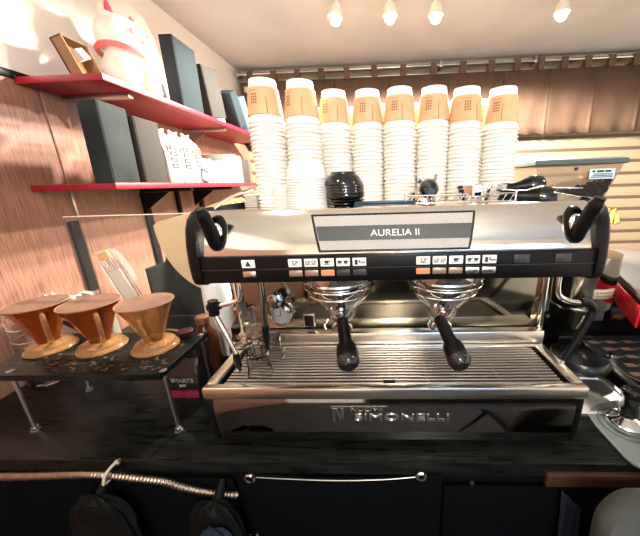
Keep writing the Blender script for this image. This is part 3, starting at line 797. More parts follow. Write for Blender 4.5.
def dripper(cx, cy, label, m, tilt, hand):
    t = thing('coffee_dripper', label, 'coffee dripper', (cx, cy, 1.0712), 'amber coffee drippers on the stand')
    z0 = 1.0712
    M_ = rot((cx, cy, z0), tilt, 'Y')
    def mk():
        q = MB(); return q
    b = mk().lathe([(.020, .0), (.053, .0), (.0535, .003), (.050, .008), (.046, .010), (.044, .016), (.036, .020), (.027, .022), (.020, .022)], (cx, cy, z0), 44).build('base_flange', 'amber_base', t)
    prof = [(.021, .020), (.0245, .034), (.034, .062), (.046, .094), (.0575, .1195), (.0595, .1215), (.0605, .1235), (.0590, .1235), (.0560, .1195), (.0440, .094), (.0320, .062), (.0225, .034), (.019, .022)]
    c = mk().lathe(prof, (cx, cy, z0), 72, (0, 0, 1), 18, .012).build('cone', m, t)
    MB().lathe([(.0590, .1222), (.0610, .1222), (.0618, .1240), (.0610, .1256), (.0590, .1250)], (cx, cy, z0), 48).build('rim', 'cardboard', t, label='pale outer rim')
    MB().lathe([(0, .1215), (.0586, .1215), (.0586, .1245), (.050, .1250), (0, .1250)], (cx, cy, z0), 48).build('lid', 'lid_brown', t, label='flat dusty brown lid')
    h = MB(); dx, dy = math.cos(hand), math.sin(hand)
    h.tube([(cx+dx*.050, cy+dy*.050, z0+.108), (cx+dx*.066, cy+dy*.066, z0+.106), (cx+dx*.068, cy+dy*.068, z0+.085), (cx+dx*.056, cy+dy*.056, z0+.045), (cx+dx*.040, cy+dy*.040, z0+.028), (cx+dx*.030, cy+dy*.030, z0+.026)], .0052, 10, 5)
    h.build('handle', 'amber_pale', t)
    return t
dripper(-.862, .645, 'amber coffee dripper, leftmost of three on the black stand', 'amber', 0, -.60)
dripper(-.722, .645, 'amber coffee dripper, middle one of three on the black stand', 'amber', 0, -.66)
dripper(-.578, .645, 'paler ribbed amber dripper, rightmost on the stand near the machine', 'amber_pale', 0, -1.12)
sc = thing('coffee_scoop', 'small dark round scoop with metal handle at the stand corner', 'scoop', (-.545, .70, 1.0702))
MB().lathe([(0, 0), (.014, 0), (.019, .012), (.020, .016), (.018, .017), (0, .016)], (-.535, .700, 1.0705), 24).build('scoop_bowl', 'dark_red', sc)
MB().tube([(-.553, .703, 1.083), (-.575, .708, 1.084), (-.596, .712, 1.083)], .0035, 8, 3).build('handle', 'zinc', sc)
bh = thing('brush', 'black-handled brush lying between the two left drippers', 'brush', (-.80, .69, 1.0702))
MB().tube([(-.905, .712, 1.120), (-.83, .700, 1.090)], .0055, 12, 2).build('handle', 'black_plastic', bh)
MB().tube([(-.83, .700, 1.090), (-.812, .697, 1.083)], .0062, 12, 1).build('ferrule', 'cat_gold', bh)
MB().tube([(-.812, .697, 1.083), (-.80, .695, 1.079), (-.785, .693, 1.0735)], [.006, .0045, .0022], 12).build('bristles', 'bristle_tan', bh)
# glass server left of the stand
gl = thing('glass_jar', 'clear ribbed glass jar on the counter behind the left stand leg', 'glass jar', (-1.03, .71, .9))
MB().lathe([(0, .001), (.044, .001), (.050, .006), (.050, .02), (.046, .16), (.050, .23), (.052, .232), (.048, .232), (.043, .16), (.046, .02), (.042, .010), (0, .010)], (-1.034, .745, .9), 36, (0, 0, 1), 12, .02).build('jar_body', 'glass', gl)
rb = MB()
for z in (1.00, 1.05, 1.09): rb.tube([(-1.034+.0485*math.cos(a*PI/12), .745+.0485*math.sin(a*PI/12), z) for a in range(25)], .0012, 6)
rb.build('rib_lines', 'glass_clear', gl)

# white paper bag pile behind the drippers
wb_ = thing('paper_bag', 'crumpled white paper bag standing behind the two left drippers', 'bag', (-.93, .80, .9))
m = MB(); rings = []
for k, (z, w, dd) in enumerate([(.901, .085, .040), (.95, .090, .042), (1.08, .088, .038), (1.13, .083, .030), (1.155, .080, .012)]):
    ring = []
    for i in range(40):
        a = 2*PI*i/40; e = 1+.05*math.sin(5*a+k)
        sx_ = max(-1, min(1, 1.35*math.cos(a))); sy_ = max(-1, min(1, 1.35*math.sin(a)))
        ring.append((-.935+w*sx_*e, .795+dd*sy_*e, z+(.010*math.sin(6*a)+.006*math.sin(11*a) if k == 4 else 0)))
    rings.append(ring)
m.loft(rings).build('bag_body', 'paper_white', wb_)
# acrylic screen
ac = thing('acrylic_screen', 'clear acrylic screen standing behind the drippers', 'screen', (-.76, .86, .9))
MB().box(-.955, -.545, .858, .862, .9005, 1.388).build('sheet', 'acrylic', ac)
MB().box(-.955, -.545, .8575, .8625, 1.3885, 1.3912).build('top_edge', 'acrylic_edge', ac, label='pale top edge')
# clear pouch with wooden sticks
po = thing('stick_pouch', 'clear pouch of wooden stirring sticks leaning behind the middle dripper', 'pouch', (-.84, .93, .9))
m = MB(); m.X = rot((-.79, .93, .90), -.33, 'Y')
m.prism([(-.835, .905), (-.755, .905), (-.750, 1.23), (-.765, 1.29), (-.815, 1.30), (-.838, 1.24)], 'y', .912, .940).build('bag_film', 'film', po, bevel=.008)
m = MB(); m.X = rot((-.79, .93, .90), -.33, 'Y')
for i in range(9): m.box(-.828+i*.0075, -.824+i*.0075, .918+.004*(i % 3), .920+.004*(i % 3), .91, 1.26+.02*math.sin(i*2.3))
m.build('sticks', 'paper_grey', po, label='grey wrapped sticks')
m = MB(); m.X = rot((-.79, .93, .90), -.33, 'Y')
m.box(-.822, -.780, .914, .922, 1.262, 1.290, bev=.003); m.build('yellow_tips', 'gold_paper', po)
m = MB(); m.X = rot((-.79, .93, .90), -.33, 'Y'); m.box(-.815, -.770, .9095, .9115, 1.00, 1.22, bev=.0005); m.build('pouch_label', 'paper_white', po)
# tub with tan paper filters
tb = thing('filter_tub', 'dark grey open tub holding tan paper filters behind the drippers', 'tub', (-.66, 1.0, .9))
m = MB(); m.prism([(-.80, .9005), (-.54, .9005), (-.545, 1.07), (-.60, 1.10), (-.76, 1.28), (-.815, 1.30)], 'y', 1.06, 1.068)
m.prism([(-.80, .9005), (-.54, .9005), (-.545, 1.02), (-.80, 1.02)], 'y', .935, .943)
m.box(-.808, -.80, .935, 1.068, .9005, 1.20); m.box(-.545, -.537, .935, 1.068, .9005, 1.05); m.box(-.80, -.545, .943, 1.06, .9005, .906)
m.build('tub_body', 'black_matte', tb, bevel=.002)
for i in range(6):
    f = MB(); yb = .950+i*.0165; k_ = 1-.0*i; cx, cz = -.590+.010*i, 1.345+.006*i
    out = [(cx-.165+.012*i, cz+.0), (cx-.150+.014*i, cz+.012), (cx, cz+.045), (cx+.06, cz+.05), (cx+.10, cz+.02), (cx+.10, cz-.22)]
    out += [(cx+.03-.195*math.sin(a)+.012*i, cz-.245+.245*(1-math.cos(a))) for a in [PI/2*k/10 for k in range(10)]]
    f.prism(out, 'y', yb, yb+.008)
    tag(f.build('paper_filter', 'filter_tan', None, bevel=.002), 'tan cone paper filter, %s in the grey tub' % ['frontmost', 'second from the front', 'third from the front', 'fourth from the front', 'fifth from the front', 'rearmost'][i], 'paper filter', 'tan paper filters in the grey tub')
# dark cloth bag behind filters
crumple((-.74, 1.16, 1.10), .14, .06, .21, 21, 'box_black', None, 'dark_bag')
tag(bpy.data.objects['dark_bag'], 'dark grey bag slumped against the wall behind the tan filters', 'bag')

# bottles
def bottle(x, y, h, r, label, cap='cap_brown', body='brown_glass', name='bottle', group=None):
    t = thing(name, label, 'bottle', (x, y, .9), group)
    z = .9003
    MB().lathe([(0, 0), (r*.92, 0), (r, .006), (r, h*.58), (r*.92, h*.68), (r*.55, h*.80), (r*.42, h*.86), (r*.42, h*.93), (0, h*.93)], (x, y, z), 32).build('bottle_body', body, t)
    MB().lathe([(0, h*.88), (r*.52, h*.88), (r*.54, h*.90), (r*.54, h*.985), (r*.48, h), (0, h)], (x, y, z), 32, (0, 0, 1), 24, .01).build('cap', cap, t)
    return t
bottle(-.538, .785, .190, .036, 'brown bottle with tan cap, between drip stand and machine', group='brown syrup bottles')
bottle(-.455, .850, .185, .034, 'brown bottle behind the left steam wand', group='brown syrup bottles')
bottle(-.425, .765, .165, .030, 'short dark brown bottle beside the machine base', cap='black_plastic', group='brown syrup bottles')
wbo = thing('white_dispenser', 'rounded white dispenser bottle behind the brown bottles', 'dispenser', (-.545, .90, .9))
MB().lathe([(0, 0), (.042, 0), (.045, .006), (.045, .20), (.043, .25), (.036, .285), (.020, .302), (0, .306)], (-.548, .90, .9003), 32).build('dispenser_body', 'cup_plastic', wbo)
rdj = thing('red_jar', 'small red-lidded jar left of the machine rear', 'jar', (-.46, .95, .9))
MB().lathe([(0, 0), (.040, 0), (.042, .004), (.042, .20), (.036, .215), (0, .215)], (-.452, .975, .9003), 28).build('jar_body', 'brown_glass', rdj)
MB().lathe([(0, .215), (.040, .215), (.041, .219), (.041, .243), (.038, .246), (0, .246)], (-.452, .975, .9005), 28).build('lid', 'red_paint', rdj)
pc = thing('coffee_pouch', 'black pouch with pale lettering and magenta band under the stand edge', 'pouch', (-.52, .655, .9))
m = MB(); rings = []
for z, w, dd in [(.9005, .040, .020), (.93, .044, .022), (.98, .044, .018), (1.02, .042, .008), (1.035, .041, .003)]:
    rings.append([(-.520+w*max(-1, min(1, 1.3*math.cos(a*PI/12))), .650+dd*max(-1, min(1, 1.3*math.sin(a*PI/12))), z) for a in range(24)])
m.loft(rings).build('pouch_body', 'black_gloss', pc)
MB().prism([(-.558, .928), (-.482, .928), (-.480, .950), (-.560, .950)], 'y', .6262, .629).build('magenta_band', 'label_magenta', pc)
text('lettering', 'SMARTS', .017, (-.520, .6285, .979), FRONT, 'paper_grey', pc, label='pale pouch lettering')
text('lettering', 'BAY', .010, (-.520, .6275, .964), FRONT, 'label_cream', pc)

# ------------------------------------------------------------------ wall shelves
SX = -.812
def shelf(z, y0, y1, label, arm_y, up_w):
    t = thing('wall_shelf', label, 'shelf', (WX+.14, (y0+y1)/2, z))
    MB().box(WX+.009, SX, y0, y1, z-.019, z, bev=.0015).build('board', 'red_board', t)
    for y in arm_y:
        a = MB(); a.box(WX+.02, SX-.03, y-.010, y+.010, z-.034, z-.0195, bev=.001); a.prism([(WX+.02, z-.035), (WX+.15, z-.035), (WX+.02, z-.12)], 'y', y-.002, y+.002)
        a.build('bracket', up_w, t)
    return t
shelf(1.800, .964, 2.35, 'upper red wall shelf with wrapped cat figure and boxes', (1.10, 1.75), 'zinc')
shelf(1.485, .912, 2.35, 'lower red wall shelf with dark boxes and white bags', (1.34, 1.72), 'black_plastic')
for y, z0, z1, w, lab in ((1.0, 1.10, 1.362, .030, 'short black wall batten left of the drippers'), (1.355, 1.0, 1.45, .034, 'black upright strip below the lower shelf, middle one'), (1.585, 1.0, 1.45, .022, 'narrow black upright strip below the lower shelf, further back'), (1.80, 1.0, 1.45, .030, 'black upright strip below the lower shelf, furthest back')):
    tag(MB().box(WX+.0085, WX+.024, y-w/2, y+w/2, z0, z1, bev=.002).build('wall_batten', 'black_matte'), lab, 'batten', 'black wall strips under the shelves')
tag(MB().box(WX+.0085, WX+.013, 1.026, 1.034, 1.37, 1.465, bev=.0005).build('cover_strip', 'zinc'), 'thin metal strip on the wood panelling below the lower shelf', 'strip')

def slab(name, y0, y1, z0, h, x0, x1, m, label, lean=0., grp=None, cap=None):
    mb = MB(); mb.X = rot(((x0+x1)/2, y0, z0), lean, 'X')
    mb.box(x0, x1, y0, y1, z0, z0+h, bev=.003)
    t = thing(name, label, 'box', ((x0+x1)/2, (y0+y1)/2, z0), grp)
    mb.build('box_body', m, t)
    e = MB(); e.X = rot(((x0+x1)/2, y0, z0), lean, 'X'); e.box(x1+.0002, x1+.0012, y0+.004, y0+.0055, z0+.004, z0+h-.004); e.build('lid_seam', 'black_matte', t)
    return t
slab('storage_box', 1.352, 1.508, 1.8008, .262, -.872, -.816, 'box_slate', 'tall slate grey box on the upper shelf right of the cat figure', -.02, 'dark slim boxes on the upper shelf')
slab('storage_box', 1.585, 1.735, 1.8008, .225, -.870, -.818, 'box_grey', 'warm grey box on the upper shelf, second from the cat figure', .16, 'dark slim boxes on the upper shelf')
slab('storage_box', 1.90, 1.985, 1.8008, .19, -.900, -.818, 'box_slate', 'slate box leaning on the upper shelf near the curtain', .45, 'dark slim boxes on the upper shelf')
slab('storage_box', 2.02, 2.10, 1.8008, .19, -.900, -.818, 'box_blue', 'pale blue box leaning at the far end of the upper shelf', .45, 'dark slim boxes on the upper shelf')
slab('storage_box', .915, 1.022, 1.4858, .236, -.880, -.818, 'box_black', 'black box at the near end of the lower shelf', -.04, 'boxes on the lower shelf')
slab('storage_box', 1.048, 1.165, 1.4858, .218, -.880, -.818, 'box_grey', 'grey-brown box on the lower shelf beside the black one', -.02, 'boxes on the lower shelf')
for i in range(3):
    y0 = 1.185+i*.083
    t = thing('coffee_bag', 'white coffee bag with folded top, %s on the lower shelf' % ['nearest the grey box', 'middle of three', 'furthest of three'][i], 'coffee bag', (-.87, y0+.04, 1.4855), 'white coffee bags on the lower shelf')
    m = MB(); rings = []
    for z, hw, hx in [(1.4860, .038, .038), (1.50, .0405, .042), (1.60, .0405, .040), (1.655, .039, .026), (1.672, .037, .006), (1.680, .030, .005)]:
        rings.append([(-.862+hx*sx_, y0+.041+hw*sy_, z) for sx_, sy_ in ((-1, -1), (0, -1.03), (1, -1), (1.03, 0), (1, 1), (0, 1.03), (-1, 1), (-1.03, 0))])
    m.loft(rings).build('bag_body', 'paper_white', t, bevel=.003)
    MB().prism([(y0+.022, 1.673), (y0+.060, 1.673), (y0+.068, 1.697), (y0+.041, 1.688), (y0+.014, 1.697)], 'x', -.866, -.858).build('folded_top', 'paper_white', t)
    l = MB(); l.box(-.8187, -.8178, y0+.016, y0+.066, 1.540, 1.636); lo = l.build('bag_label', 'paper_white', t)
    l = MB()
    for k in range(4): l.box(-.8178, -.8170, y0+.019, y0+.063, 1.543+k*.023, 1.562+k*.023)
    l.build('bag_print', 'ink', lo)
    l = MB()
    for k in range(4): l.box(-.8170, -.8165, y0+.032, y0+.052, 1.5495+k*.023, 1.5545+k*.023)
    l.build('print_gap', 'paper_white', lo)
cd = thing('price_card', 'small tilted black and white card before the white coffee bags', 'card', (-.815, 1.42, 1.4855))
m = MB(); m.X = rot((-.815, 1.42, 1.486), -.25, 'X'); m.box(-.8162, -.8146, 1.385, 1.440, 1.489, 1.545); m.build('card', 'ink', cd)
m = MB(); m.X = rot((-.815, 1.42, 1.486), -.25, 'X'); m.box(-.8145, -.8138, 1.393, 1.432, 1.498, 1.532); m.build('card_face', 'icon_white', cd)
mats = ['paper_white', 'cup_white', 'paper_white', 'label_cream']
y = 1.447
for i in range(11):
    w = random.uniform(.016, .028); hh = random.uniform(.095, .115)
    mb = MB(); mb.X = rot((-.87, y, 1.486), -.10, 'X') if i % 3 == 0 and False else Matrix.Identity(4)
    mb.box(-.97, -.822-.006*(i % 2), y, y+w-.003, 1.4858, 1.4858+hh, bev=.001)
    tag(mb.build('booklet', mats[i % 4]), 'thin white booklet on the lower shelf, %s after the coffee bags' % ordn[i], 'booklet', 'white booklets on the lower shelf'); y += w
for nm, w, m_, h_, lab in (('file', .080, 'paper_grey', .155, 'grey file box beside the white booklets'), ('file', .045, 'paper_tan', .150, 'yellowish file beside the grey file box'), ('file', .10, 'box_grey', .14, 'dark grey file at the far end of the lower shelf')):
    y += .006
    tag(MB().box(-1.00, -.820, y, y+w, 1.4858, 1.4858+h_, bev=.002).build('file_box', m_), lab, 'file box', 'files on the lower shelf'); y += w

# wrapped lucky cat
def blob(spheres, vox, name, m, parent):
    mb = MB()
    for c, r, sc in spheres: mb.sphere(c, r, sc, 18)
    o = mb.build(name, m, parent)
    md = o.modifiers.new('r', 'REMESH'); md.mode = 'VOXEL'; md.voxel_size = vox; md.use_smooth_shade = True
    s2 = o.modifiers.new('s', 'SMOOTH'); s2.iterations = 8; s2.factor = .6
    return o
cx, cy, cz = -.945, 1.238, 1.8005
cat = thing('cat_figurine', 'white beckoning cat figurine with red collar, wrapped in clear plastic', 'figurine', (cx, cy, cz))
blob([((cx, cy, cz+.085), .098, (.95, 1.0, .92)), ((cx, cy+.01, cz+.13), .085, (.9, 1.0, .9)), ((cx, cy+.02, cz+.235), .100, (.92, 1.08, .90)), ((cx+.065, cy+.055, cz+.045), .040, (1, 1, 1)), ((cx+.065, cy-.055, cz+.045), .040, (1, 1, 1)),
      ((cx+.05, cy-.070, cz+.11), .026, (1, 1, 1.4)), ((cx+.0, cy+.075, cz+.310), .024, (.8, 1, 1.6)), ((cx+.0, cy-.045, cz+.310), .024, (.8, 1, 1.6))], .006, 'cat_body', 'cat_white', cat)
ea = MB()
for dy in (.078, -.045): ea.lathe([(0, 0), (.016, .004), (.010, .030), (0, .048)], (cx+.016, cy+dy, cz+.306), 16)
ea.build('inner_ear', 'cat_red', cat, label='bright red ear')
co = MB(); co.tube([(cx+.086*math.cos(a*PI/16), cy+.012+.092*math.sin(a*PI/16), cz+.172-.015*math.sin(a*PI/16)) for a in range(33)], .0115, 10)
co.build('collar', 'cat_red', cat)
MB().sphere((cx+.100, cy+.01, cz+.142), .018).build('bell', 'cat_gold', cat)
MB().sphere((cx+.092, cy+.01, cz+.065), .045, (.3, .75, 1.)).build('gold_coin', 'cat_gold', cat)
fe = MB()
for dy in (-.028, .062): fe.sphere((cx+.088, cy+dy, cz+.250), .011, (.35, 1, 1.2))
fe.build('eye', 'ink', cat)
MB().sphere((cx+.096, cy+.018, cz+.222), .009, (.6, 1.2, .8)).build('nose', 'cat_red', cat)
fl = MB(); rings = []
for i, (z, r) in enumerate([(.002, .118), (.03, .130), (.10, .135), (.18, .138), (.26, .134), (.32, .115), (.36, .075), (.385, .032), (.40, .016), (.425, .030)]):
    rings.append([(cx+(r+.009*math.sin(5*a*PI/20+i)+.006*math.sin(11*a*PI/20-i*1.7))*math.cos(a*PI/20)*.86, cy+(r*1.10+.009*math.sin(5*a*PI/20+i))*math.sin(a*PI/20), cz+z) for a in range(40)])
fl.loft(rings, cap=False).build('plastic_wrap', 'film', cat, label='clear crinkled plastic wrapping')
for q in cat.children:
    q.data.transform(Matrix.Scale(.86, 4))
# brown box lid leaning with a white card
kb = thing('cardboard_box', 'brown open cardboard box leaning at the near end of the upper shelf', 'box', (-.93, 1.03, 1.8005))
kb_fix = kb
m = MB(); m.X = rot((-.93, 1.00, 1.8005), .0, 'X') @ rot((-.93, 1.03, 1.80), -.30, 'Y') @ rot((-.93, 1.03, 1.8), -.0, 'X')
m.box(-.965, -.960, .985, 1.075, 1.815, 1.965); m.box(-.965, -.925, .985, .989, 1.815, 1.965); m.box(-.965, -.925, 1.071, 1.075, 1.815, 1.965); m.box(-.965, -.925, .985, 1.075, 1.961, 1.965); m.box(-.965, -.925, .985, 1.075, 1.813, 1.817)
m.build('box_body', 'cardboard', kb)
m = MB(); m.X = rot((-.93, 1.03, 1.80), -.30, 'Y') @ rot((-.94, 1.03, 1.90), .5, 'X'); m.box(-.958, -.915, 1.012, 1.046, 1.895, 1.930, bev=.001); m.build('paper_insert', 'paper_white', kb)
for q in kb.children: q.data.transform(Matrix.Translation((0, .005, -.0)) @ Matrix.Diagonal((1, 1, .85, 1)))
kb.location.y += .045

# ------------------------------------------------------------------ right side
# grinder
gx, gy = .585, .86
gd = thing('coffee_grinder', 'tall coffee grinder with bean hopper right of the espresso machine', 'coffee grinder', (gx, gy, .9))
MB().box(.470, .665, .885, 1.12, .955, 1.31, bev=.008).build('body', 'black_plastic', gd)
MB().box(.475, .660, .74, 1.12, .9005, .925, bev=.006).build('base_plate', 'black_plastic', gd)
MB().lathe([(0, 0), (.072, 0), (.078, .006), (.078, .020), (.070, .032), (.045, .042), (.02, .045), (0, .045)], (.590, .775, .9255), 40).build('fork_dish', 'dish_dark', gd, label='round dark metal dish')
MB().lathe([(0, .0), (.012, 0), (.020, .014), (.052, .062), (.075, .086), (.078, .094), (.078, .235), (0, .235)], (.578, .805, 1.025), 48).build('doser', 'steel', gd, label='shiny steel doser cylinder with funnel')
st = MB()
for (z0, z1, e, mm, nmn) in ((1.150, 1.176, .0795, 'label_cream', 'sticker'),):
    ring0 = [(.578+e*math.cos(-1.80+i*.085), .805+e*math.sin(-1.80+i*.085), z0) for i in range(10)]
    ring1 = [(p[0], p[1], z1) for p in ring0]
    st.loft([ring0, ring1], cap=False, closed=False).build(nmn, mm, gd, solid=.0006)
m = MB()
for i in range(6):
    a = -1.72+i*.095; e = .0802
    for zz in (1.156, 1.165):
        m.loft([[(.578+e*math.cos(a+k*.03), .805+e*math.sin(a+k*.03), zz+q) for k in range(3)] for q in (0, .005)], cap=False, closed=False)
m.build('sticker_print', 'print_brown', gd, solid=.0003)
MB().box(.500, .548, .8825, .8845, 1.045, 1.10, bev=.0005).build('badge', 'paper_grey', gd, label='pale grey plate')
MB().cyl((.545, .884, 1.03), (.545, .876, 1.03), .005).cyl((.56, .884, .99), (.56, .876, .99), .005).build('screw', 'zinc', gd)
MB().box(.540, .640, .80, .884, .985, 1.000, bev=.004).build('fork', 'black_plastic', gd)
MB().tube([(.60, .80, .99), (.625, .755, .965), (.655, .745, .962), (.665, .765, .967)], .004, 8, 5).build('wire_hook', 'chrome_dark', gd)
MB().box(.520, .640, .93, 1.05, 1.3095, 1.3245).build('hopper_collar', 'black_plastic', gd)
# hopper
hz0, hz1 = 1.325, 1.492
def hring(x0, x1, y0, y1, z): return [(x0, y0, z), (x1, y0, z), (x1, y1, z), (x0, y1, z)]
h = MB().loft([hring(.500, .655, .925, 1.06, hz0), hring(.462, .706, .902, 1.08, hz1)], cap=False)
ho = h.build('hopper', 'hopper', gd, label='clear amber-tinted bean hopper')
ld = MB().loft([hring(.456, .712, .897, 1.09, hz1+.001), hring(.454, .714, .895, 1.092, hz1+.003), hring(.454, .714, .895, 1.092, hz1+.015), hring(.470, .698, .905, 1.08, hz1+.021)]).build('hopper_lid', 'grey_mat', gd, bevel=.002)
MB().cyl((.575, .909, 1.482), (.575, .899, 1.482), .004).build('hopper_screw', 'ink', gd)
MB().box(.612, .682, .8975, .9000, 1.452, 1.480, bev=.0005).build('hopper_label', 'sticker_blue', gd, label='pale blue-white label')
m = MB()
m.box(.618, .625, .8963, .8973, 1.471, 1.476); m.box(.631, .650, .8963, .8973, 1.471, 1.476); m.box(.654, .670, .8963, .8973, 1.471, 1.476)
for k in range(3): m.box(.617+.003*k, .676, .8963, .8973, 1.4565+k*.0042, 1.4583+k*.0042)
m.build('label_print', 'box_slate', gd)
# beans: a sloping heap made of many beans
bn = MB(); rnd = random.Random(11)
def fx(z): k = (z-hz0)/(hz1-hz0); return .500-.038*k+.006, .655+.051*k-.006, .925-.023*k+.006, 1.052+.018*k
def btop(x): return 1.412+.045*max(0, min(1, (x-.50)/.18))
a0, a1, f0, g0 = fx(hz0); b0, b1, f1, g1 = fx(1.38)
bn.loft([hring(a0, a1, f0-.0065, g0, hz0+.003), hring(b0, b1, f1-.0065, g1, 1.38), [(b0, .9125, 1.407), (.686, .9065, 1.452), (.686, 1.05, 1.452), (b0, 1.05, 1.407)]])
for i in range(520):
    x = rnd.uniform(.505, .684); z = rnd.uniform(1.36, btop(x))
    q = fx(z)
    if x > q[1] or x < q[0]: continue
    bn.sphere((x, q[2]-.0060, z), .0044, (1.2, .8, .9), 6)
for i in range(160):
    x = rnd.uniform(.51, .680); bn.sphere((x, rnd.uniform(.925, 1.04), btop(x)), .0044, (1.2, .8, .9), 6)
bo = bn.build('coffee_beans', 'bean'); tag(bo, 'dark roasted coffee beans heaped inside the hopper', 'coffee beans'); bo['kind'] = 'stuff'

# silver tray
ty = thing('silver_tray', 'rectangular silver metal tray on the counter beside the machine', 'tray', (.58, .68, .90))
to = [(.435, .592), (.617, .592), (.632, .597), (.640, .612), (.640, .72), (.630, .738), (.612, .738), (.435, .738)]
ti = [(.443, .600), (.612, .600), (.624, .604), (.630, .616), (.630, .712), (.622, .729), (.608, .730), (.443, .730)]
m = MB(); m.loft([[(x, y, .9005) for x, y in to], [(x, y, .9085) for x, y in to], [(x, y, .9085) for x, y in ti], [(x+(.003 if x < .5 else -.003), y+(.003 if y < .66 else -.003), .9035) for x, y in ti]])
m.build('tray_body', 'tray_silver', ty)
# tamping mat with tamper
mt = thing('tamping_mat', 'thick grey rounded tamping mat at the counter front edge', 'mat', (.62, .54, .90))
mo = [(.500, .462), (.495, .475), (.494, .560), (.500, .590), (.520, .612), (.552, .628), (.60, .640), (.78, .640), (.78, .452), (.512, .452)]
MB().prism(mo, 'z', .9005, .9080).build('mat_body', 'grey_mat', mt, bevel=.003)
MB().lathe([(.048, .9082), (.050, .9088), (.052, .9082)], (.560, .560, 0), 40).build('ring_ridge', 'chair_grey', mt)
tm = thing('tamper', 'tamper with chrome base and black handle standing on grey mat', 'tamper', (.560, .560, .9085))
MB().lathe([(0, 0), (.034, 0), (.036, .002), (.036, .011), (.032, .016), (.016, .022), (.013, .026), (0, .026)], (.560, .560, .9094), 40).build('tamper_base', 'chrome', tm)
MB().lathe([(0, .024), (.014, .024), (.019, .034), (.0185, .046), (.015, .058), (.019, .074), (.0215, .084), (.019, .093), (.010, .097), (0, .098)], (.560, .560, .9094), 36).build('handle', 'black_gloss', tm)
# menu board on a raised plinth
pl = thing('raised_plinth', 'low black raised shelf carrying the picture menu', 'shelf', (.9, .78, .90))
MB().box(.655, 1.25, .60, .935, .9005, .930, bev=.003).build('plinth_body', 'black_plastic', pl)
MB().box(.652, .668, .60, .935, .9305, .938, bev=.002).build('edge_strip', 'grey_brown', pl)
mn = thing('menu_sheet', 'dark laminated menu sheet with small coffee pictures', 'menu', (.85, .79, .931))
MB().prism([(.675, .70), (.690, .672), (1.10, .672), (1.10, .915), (.675, .915)], 'z', .9305, .9335).build('sheet', 'menu_dark', mn)
MB().tube([(.676, .915, .9337), (.676, .70, .9337), (.691, .673, .9337), (1.10, .673, .9337)], .0012, 6).build('sheet_edge', 'paper_grey', mn)
for r in range(5):
    for c in range(7):
        x = .692+c*.056+(.018 if r % 2 else 0); y = .700+r*.042
        a = MB(); b = MB(); a.prism([(x, y), (x+.028, y), (x+.024, y+.016), (x-.004, y+.016)], 'z', .9336, .9340)
        b.box(x+.031, x+.044, y+.004, y+.013, .9336, .9340)
        if x < 1.04: a.build('drink_picture', 'menu_pic', mn); b.build('caption', 'menu_grey', mn)

# dark display cabinet with a red-sided box on top
cb = thing('display_rack', 'dark rack of small packets behind the picture menu', 'rack', (.95, 1.08, .90))
m = MB(); m.box(.700, 1.25, .95, 1.22, .9005, .912); m.box(.700, 1.25, 1.20, 1.22, .912, 1.115); m.box(.700, .712, .95, 1.20, .912, 1.115); m.box(1.238, 1.25, .95, 1.20, .912, 1.115); m.box(.70, 1.25, .95, 1.22, 1.1155, 1.125); m.box(.712, 1.238, .955, 1.20, 1.018, 1.024)
m.build('frame', 'black_plastic', cb)
pal = ['menu_pic', 'menu_grey', 'dark_red', 'cap_brown', 'menu_grey', 'cap_brown', 'cardboard', 'box_grey']
k = 0
for row, z in enumerate((.9128, 1.0248)):
    for c in range(6):
        x = .735+c*.082; hh = .055+.02*((c*3+row) % 3)
        t = thing('packet', 'small %s packet, %s from the left on the rack\'s %s level' % (['pinkish', 'grey', 'dark red', 'brown', 'mid grey', 'reddish brown', 'tan', 'dark grey'][k % 8], ordn[c], ['lower', 'upper'][row]), 'packet', (x+.03, 1.0, z), 'packets on the dark rack')
        MB().box(x, x+.060, 1.065, 1.13, z, z+hh, bev=.003).build('packet_body', pal[k % 8], t)
        MB().box(x+.010, x+.050, 1.0638, 1.0648, z+.012, z+hh*.55).build('packet_label', pal[(k+3) % 8], t); k += 1
rb_ = thing('red_box', 'wide box with grey top and bright red side on the dark rack', 'box', (.83, .95, 1.125))
th = math.radians(-25)
mm_ = Matrix.Translation((-.012, 0, 0)) @ rot((.745, .93, 1.13), th, 'Z')
m = MB(); m.X = mm_; m.box(.751, 1.15, .600, 1.12, 1.126, 1.186); m.build('box_body', 'black_plastic', rb_)
m = MB(); m.X = mm_; m.box(.745, .7505, .600, 1.12, 1.118, 1.170, bev=.001); m.build('red_side', 'red_paint', rb_)
m = MB(); m.X = mm_; m.box(.743, 1.16, .595, 1.125, 1.1865, 1.198, bev=.002); m.build('box_top', 'grey_brown', rb_)
# gold sign on the shutter
gs = MB(); gs.X = Matrix.Translation((.03, 0, 0))
for p in ([(1.935, 1.06), (1.965, 1.06), (1.99, 1.19), (1.955, 1.19)], [(1.93, 1.06), (1.945, 1.06), (1.945, 1.19), (1.915, 1.19)], [(1.995, 1.06), (2.03, 1.06), (2.04, 1.19), (2.0, 1.17)], [(2.05, 1.05), (2.09, 1.07), (2.075, 1.13), (2.04, 1.14)]):
    gs.prism(p, 'y', BY-.022, BY-.017)
tag(gs.build('wall_ornament', 'gold_paper'), 'gold paper ornament stuck to the cream shutter right of the machine', 'ornament')

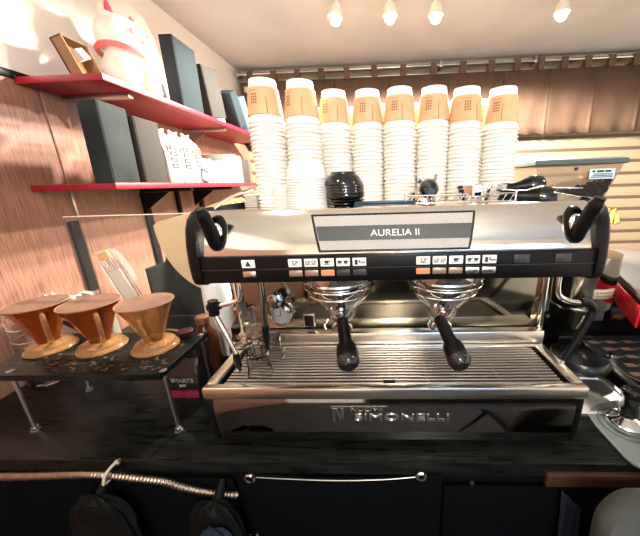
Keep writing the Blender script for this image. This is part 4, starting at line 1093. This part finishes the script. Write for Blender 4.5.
# ------------------------------------------------------------------ bar chair in front of the counter
ch = thing('bar_chair', 'dark bar chair with rounded grey-edged back, right of the camera', 'chair', (.60, .15, 0))
def rr_outline(x0, x1, z0, z1, r, n=8):
    pts = []
    for cx_, cz_, a0 in ((x1-r, z0+r, -PI/2), (x1-r, z1-r, 0), (x0+r, z1-r, PI/2), (x0+r, z0+r, PI)):
        pts += [(cx_+r*math.cos(a0+PI/2*i/n), cz_+r*math.sin(a0+PI/2*i/n)) for i in range(n+1)]
    return pts
def curved(poly, y0f, y1f):
    m = MB(); m.loft([[(u, y0f(u, v), v) for u, v in poly], [(u, y1f(u, v), v) for u, v in poly]]); return m
yc = lambda u, v: .405-.02*((u-.58)/.21)**2+.05*(v-.95)
out = rr_outline(.362, .80, .66, .945, .055)
rings = []
for s_, dy in ((.90, .030), (.97, .027), (1., .015), (1., .003), (.97, -.008), (.90, -.010)):
    cxm, czm = .581, .80
    rings.append([(cxm+(u-cxm)*(1-(1-s_)*.55), yc(u, v)-.030+dy, czm+(v-czm)*s_) for u, v in out])
MB().loft(rings).build('backrest', 'chair_grey', ch)
inn = rr_outline(.392, .77, .69, .918, .04)
MB().loft([[(u, yc(u, v)-.0445, v) for u, v in inn], [(u, yc(u, v)-.034, v) for u, v in inn]]).build('back_cushion', 'chair_black', ch)
MB().box(.40, .77, -.05, .30, .60, .66, bev=.02, seg=3).build('seat', 'chair_black', ch)
for x in (.43, .74):
    MB().box(x-.012, x+.012, .27, .345, .62, .72, bev=.004).build('back_support', 'black_plastic', ch)
    for y in (-.02, .27):
        MB().cyl((x, y, .60), (x+(.03 if x > .5 else -.03), y+(.02 if y > 0 else -.02), .0), .013, .010).build('leg', 'black_plastic', ch)
# blue cloth left of the chair
bl = thing('blue_cloth', 'dark blue cloth hanging below the counter left of the chair', 'cloth', (.33, .44, .6))
rings = [[(.365+.045*u/10+.02*k/8, .454-.003*math.sin(u*1.3+k*.5)-.001*k, .846-.05*(u/10)*(1-k/8)-.043*k) for u in range(11)] for k in range(9)]
MB().loft(rings, cap=False, closed=False).build('cloth', 'blue_cloth', bl, solid=.002)

# ------------------------------------------------------------------ world, light from the street window
sc = bpy.context.scene
w = bpy.data.worlds.new('World'); sc.world = w; w.use_nodes = True
bg_ = w.node_tree.nodes['Background']; bg_.inputs[0].default_value = (.45, .66, 1., 1); bg_.inputs[1].default_value = 2.2
# ------------------------------------------------------------------ camera
Yc = Vector((10, 85, -290)).normalized(); Zc = Vector((-31, 989, 290)); Zc = (Zc-Yc*Zc.dot(Yc)).normalized(); Xc = Yc.cross(Zc)
cam = bpy.data.cameras.new('camera'); co_ = bpy.data.objects.new('camera', cam); COL.objects.link(co_)
cam.sensor_width = 36; cam.lens = 290/640*36; cam.shift_x = (320-367)/640; cam.clip_start = .02
co_.matrix_world = Matrix(((Xc[0], Xc[1], Xc[2], 0), (Yc[0], Yc[1], Yc[2], 0), (Zc[0], Zc[1], Zc[2], 1.46), (0, 0, 0, 1)))
sc.camera = co_
vs = sc.view_settings; vs.view_transform = 'Standard'; vs.look = 'None'; vs.gamma = 1; vs.use_curve_mapping = False
vs.exposure = 1.3
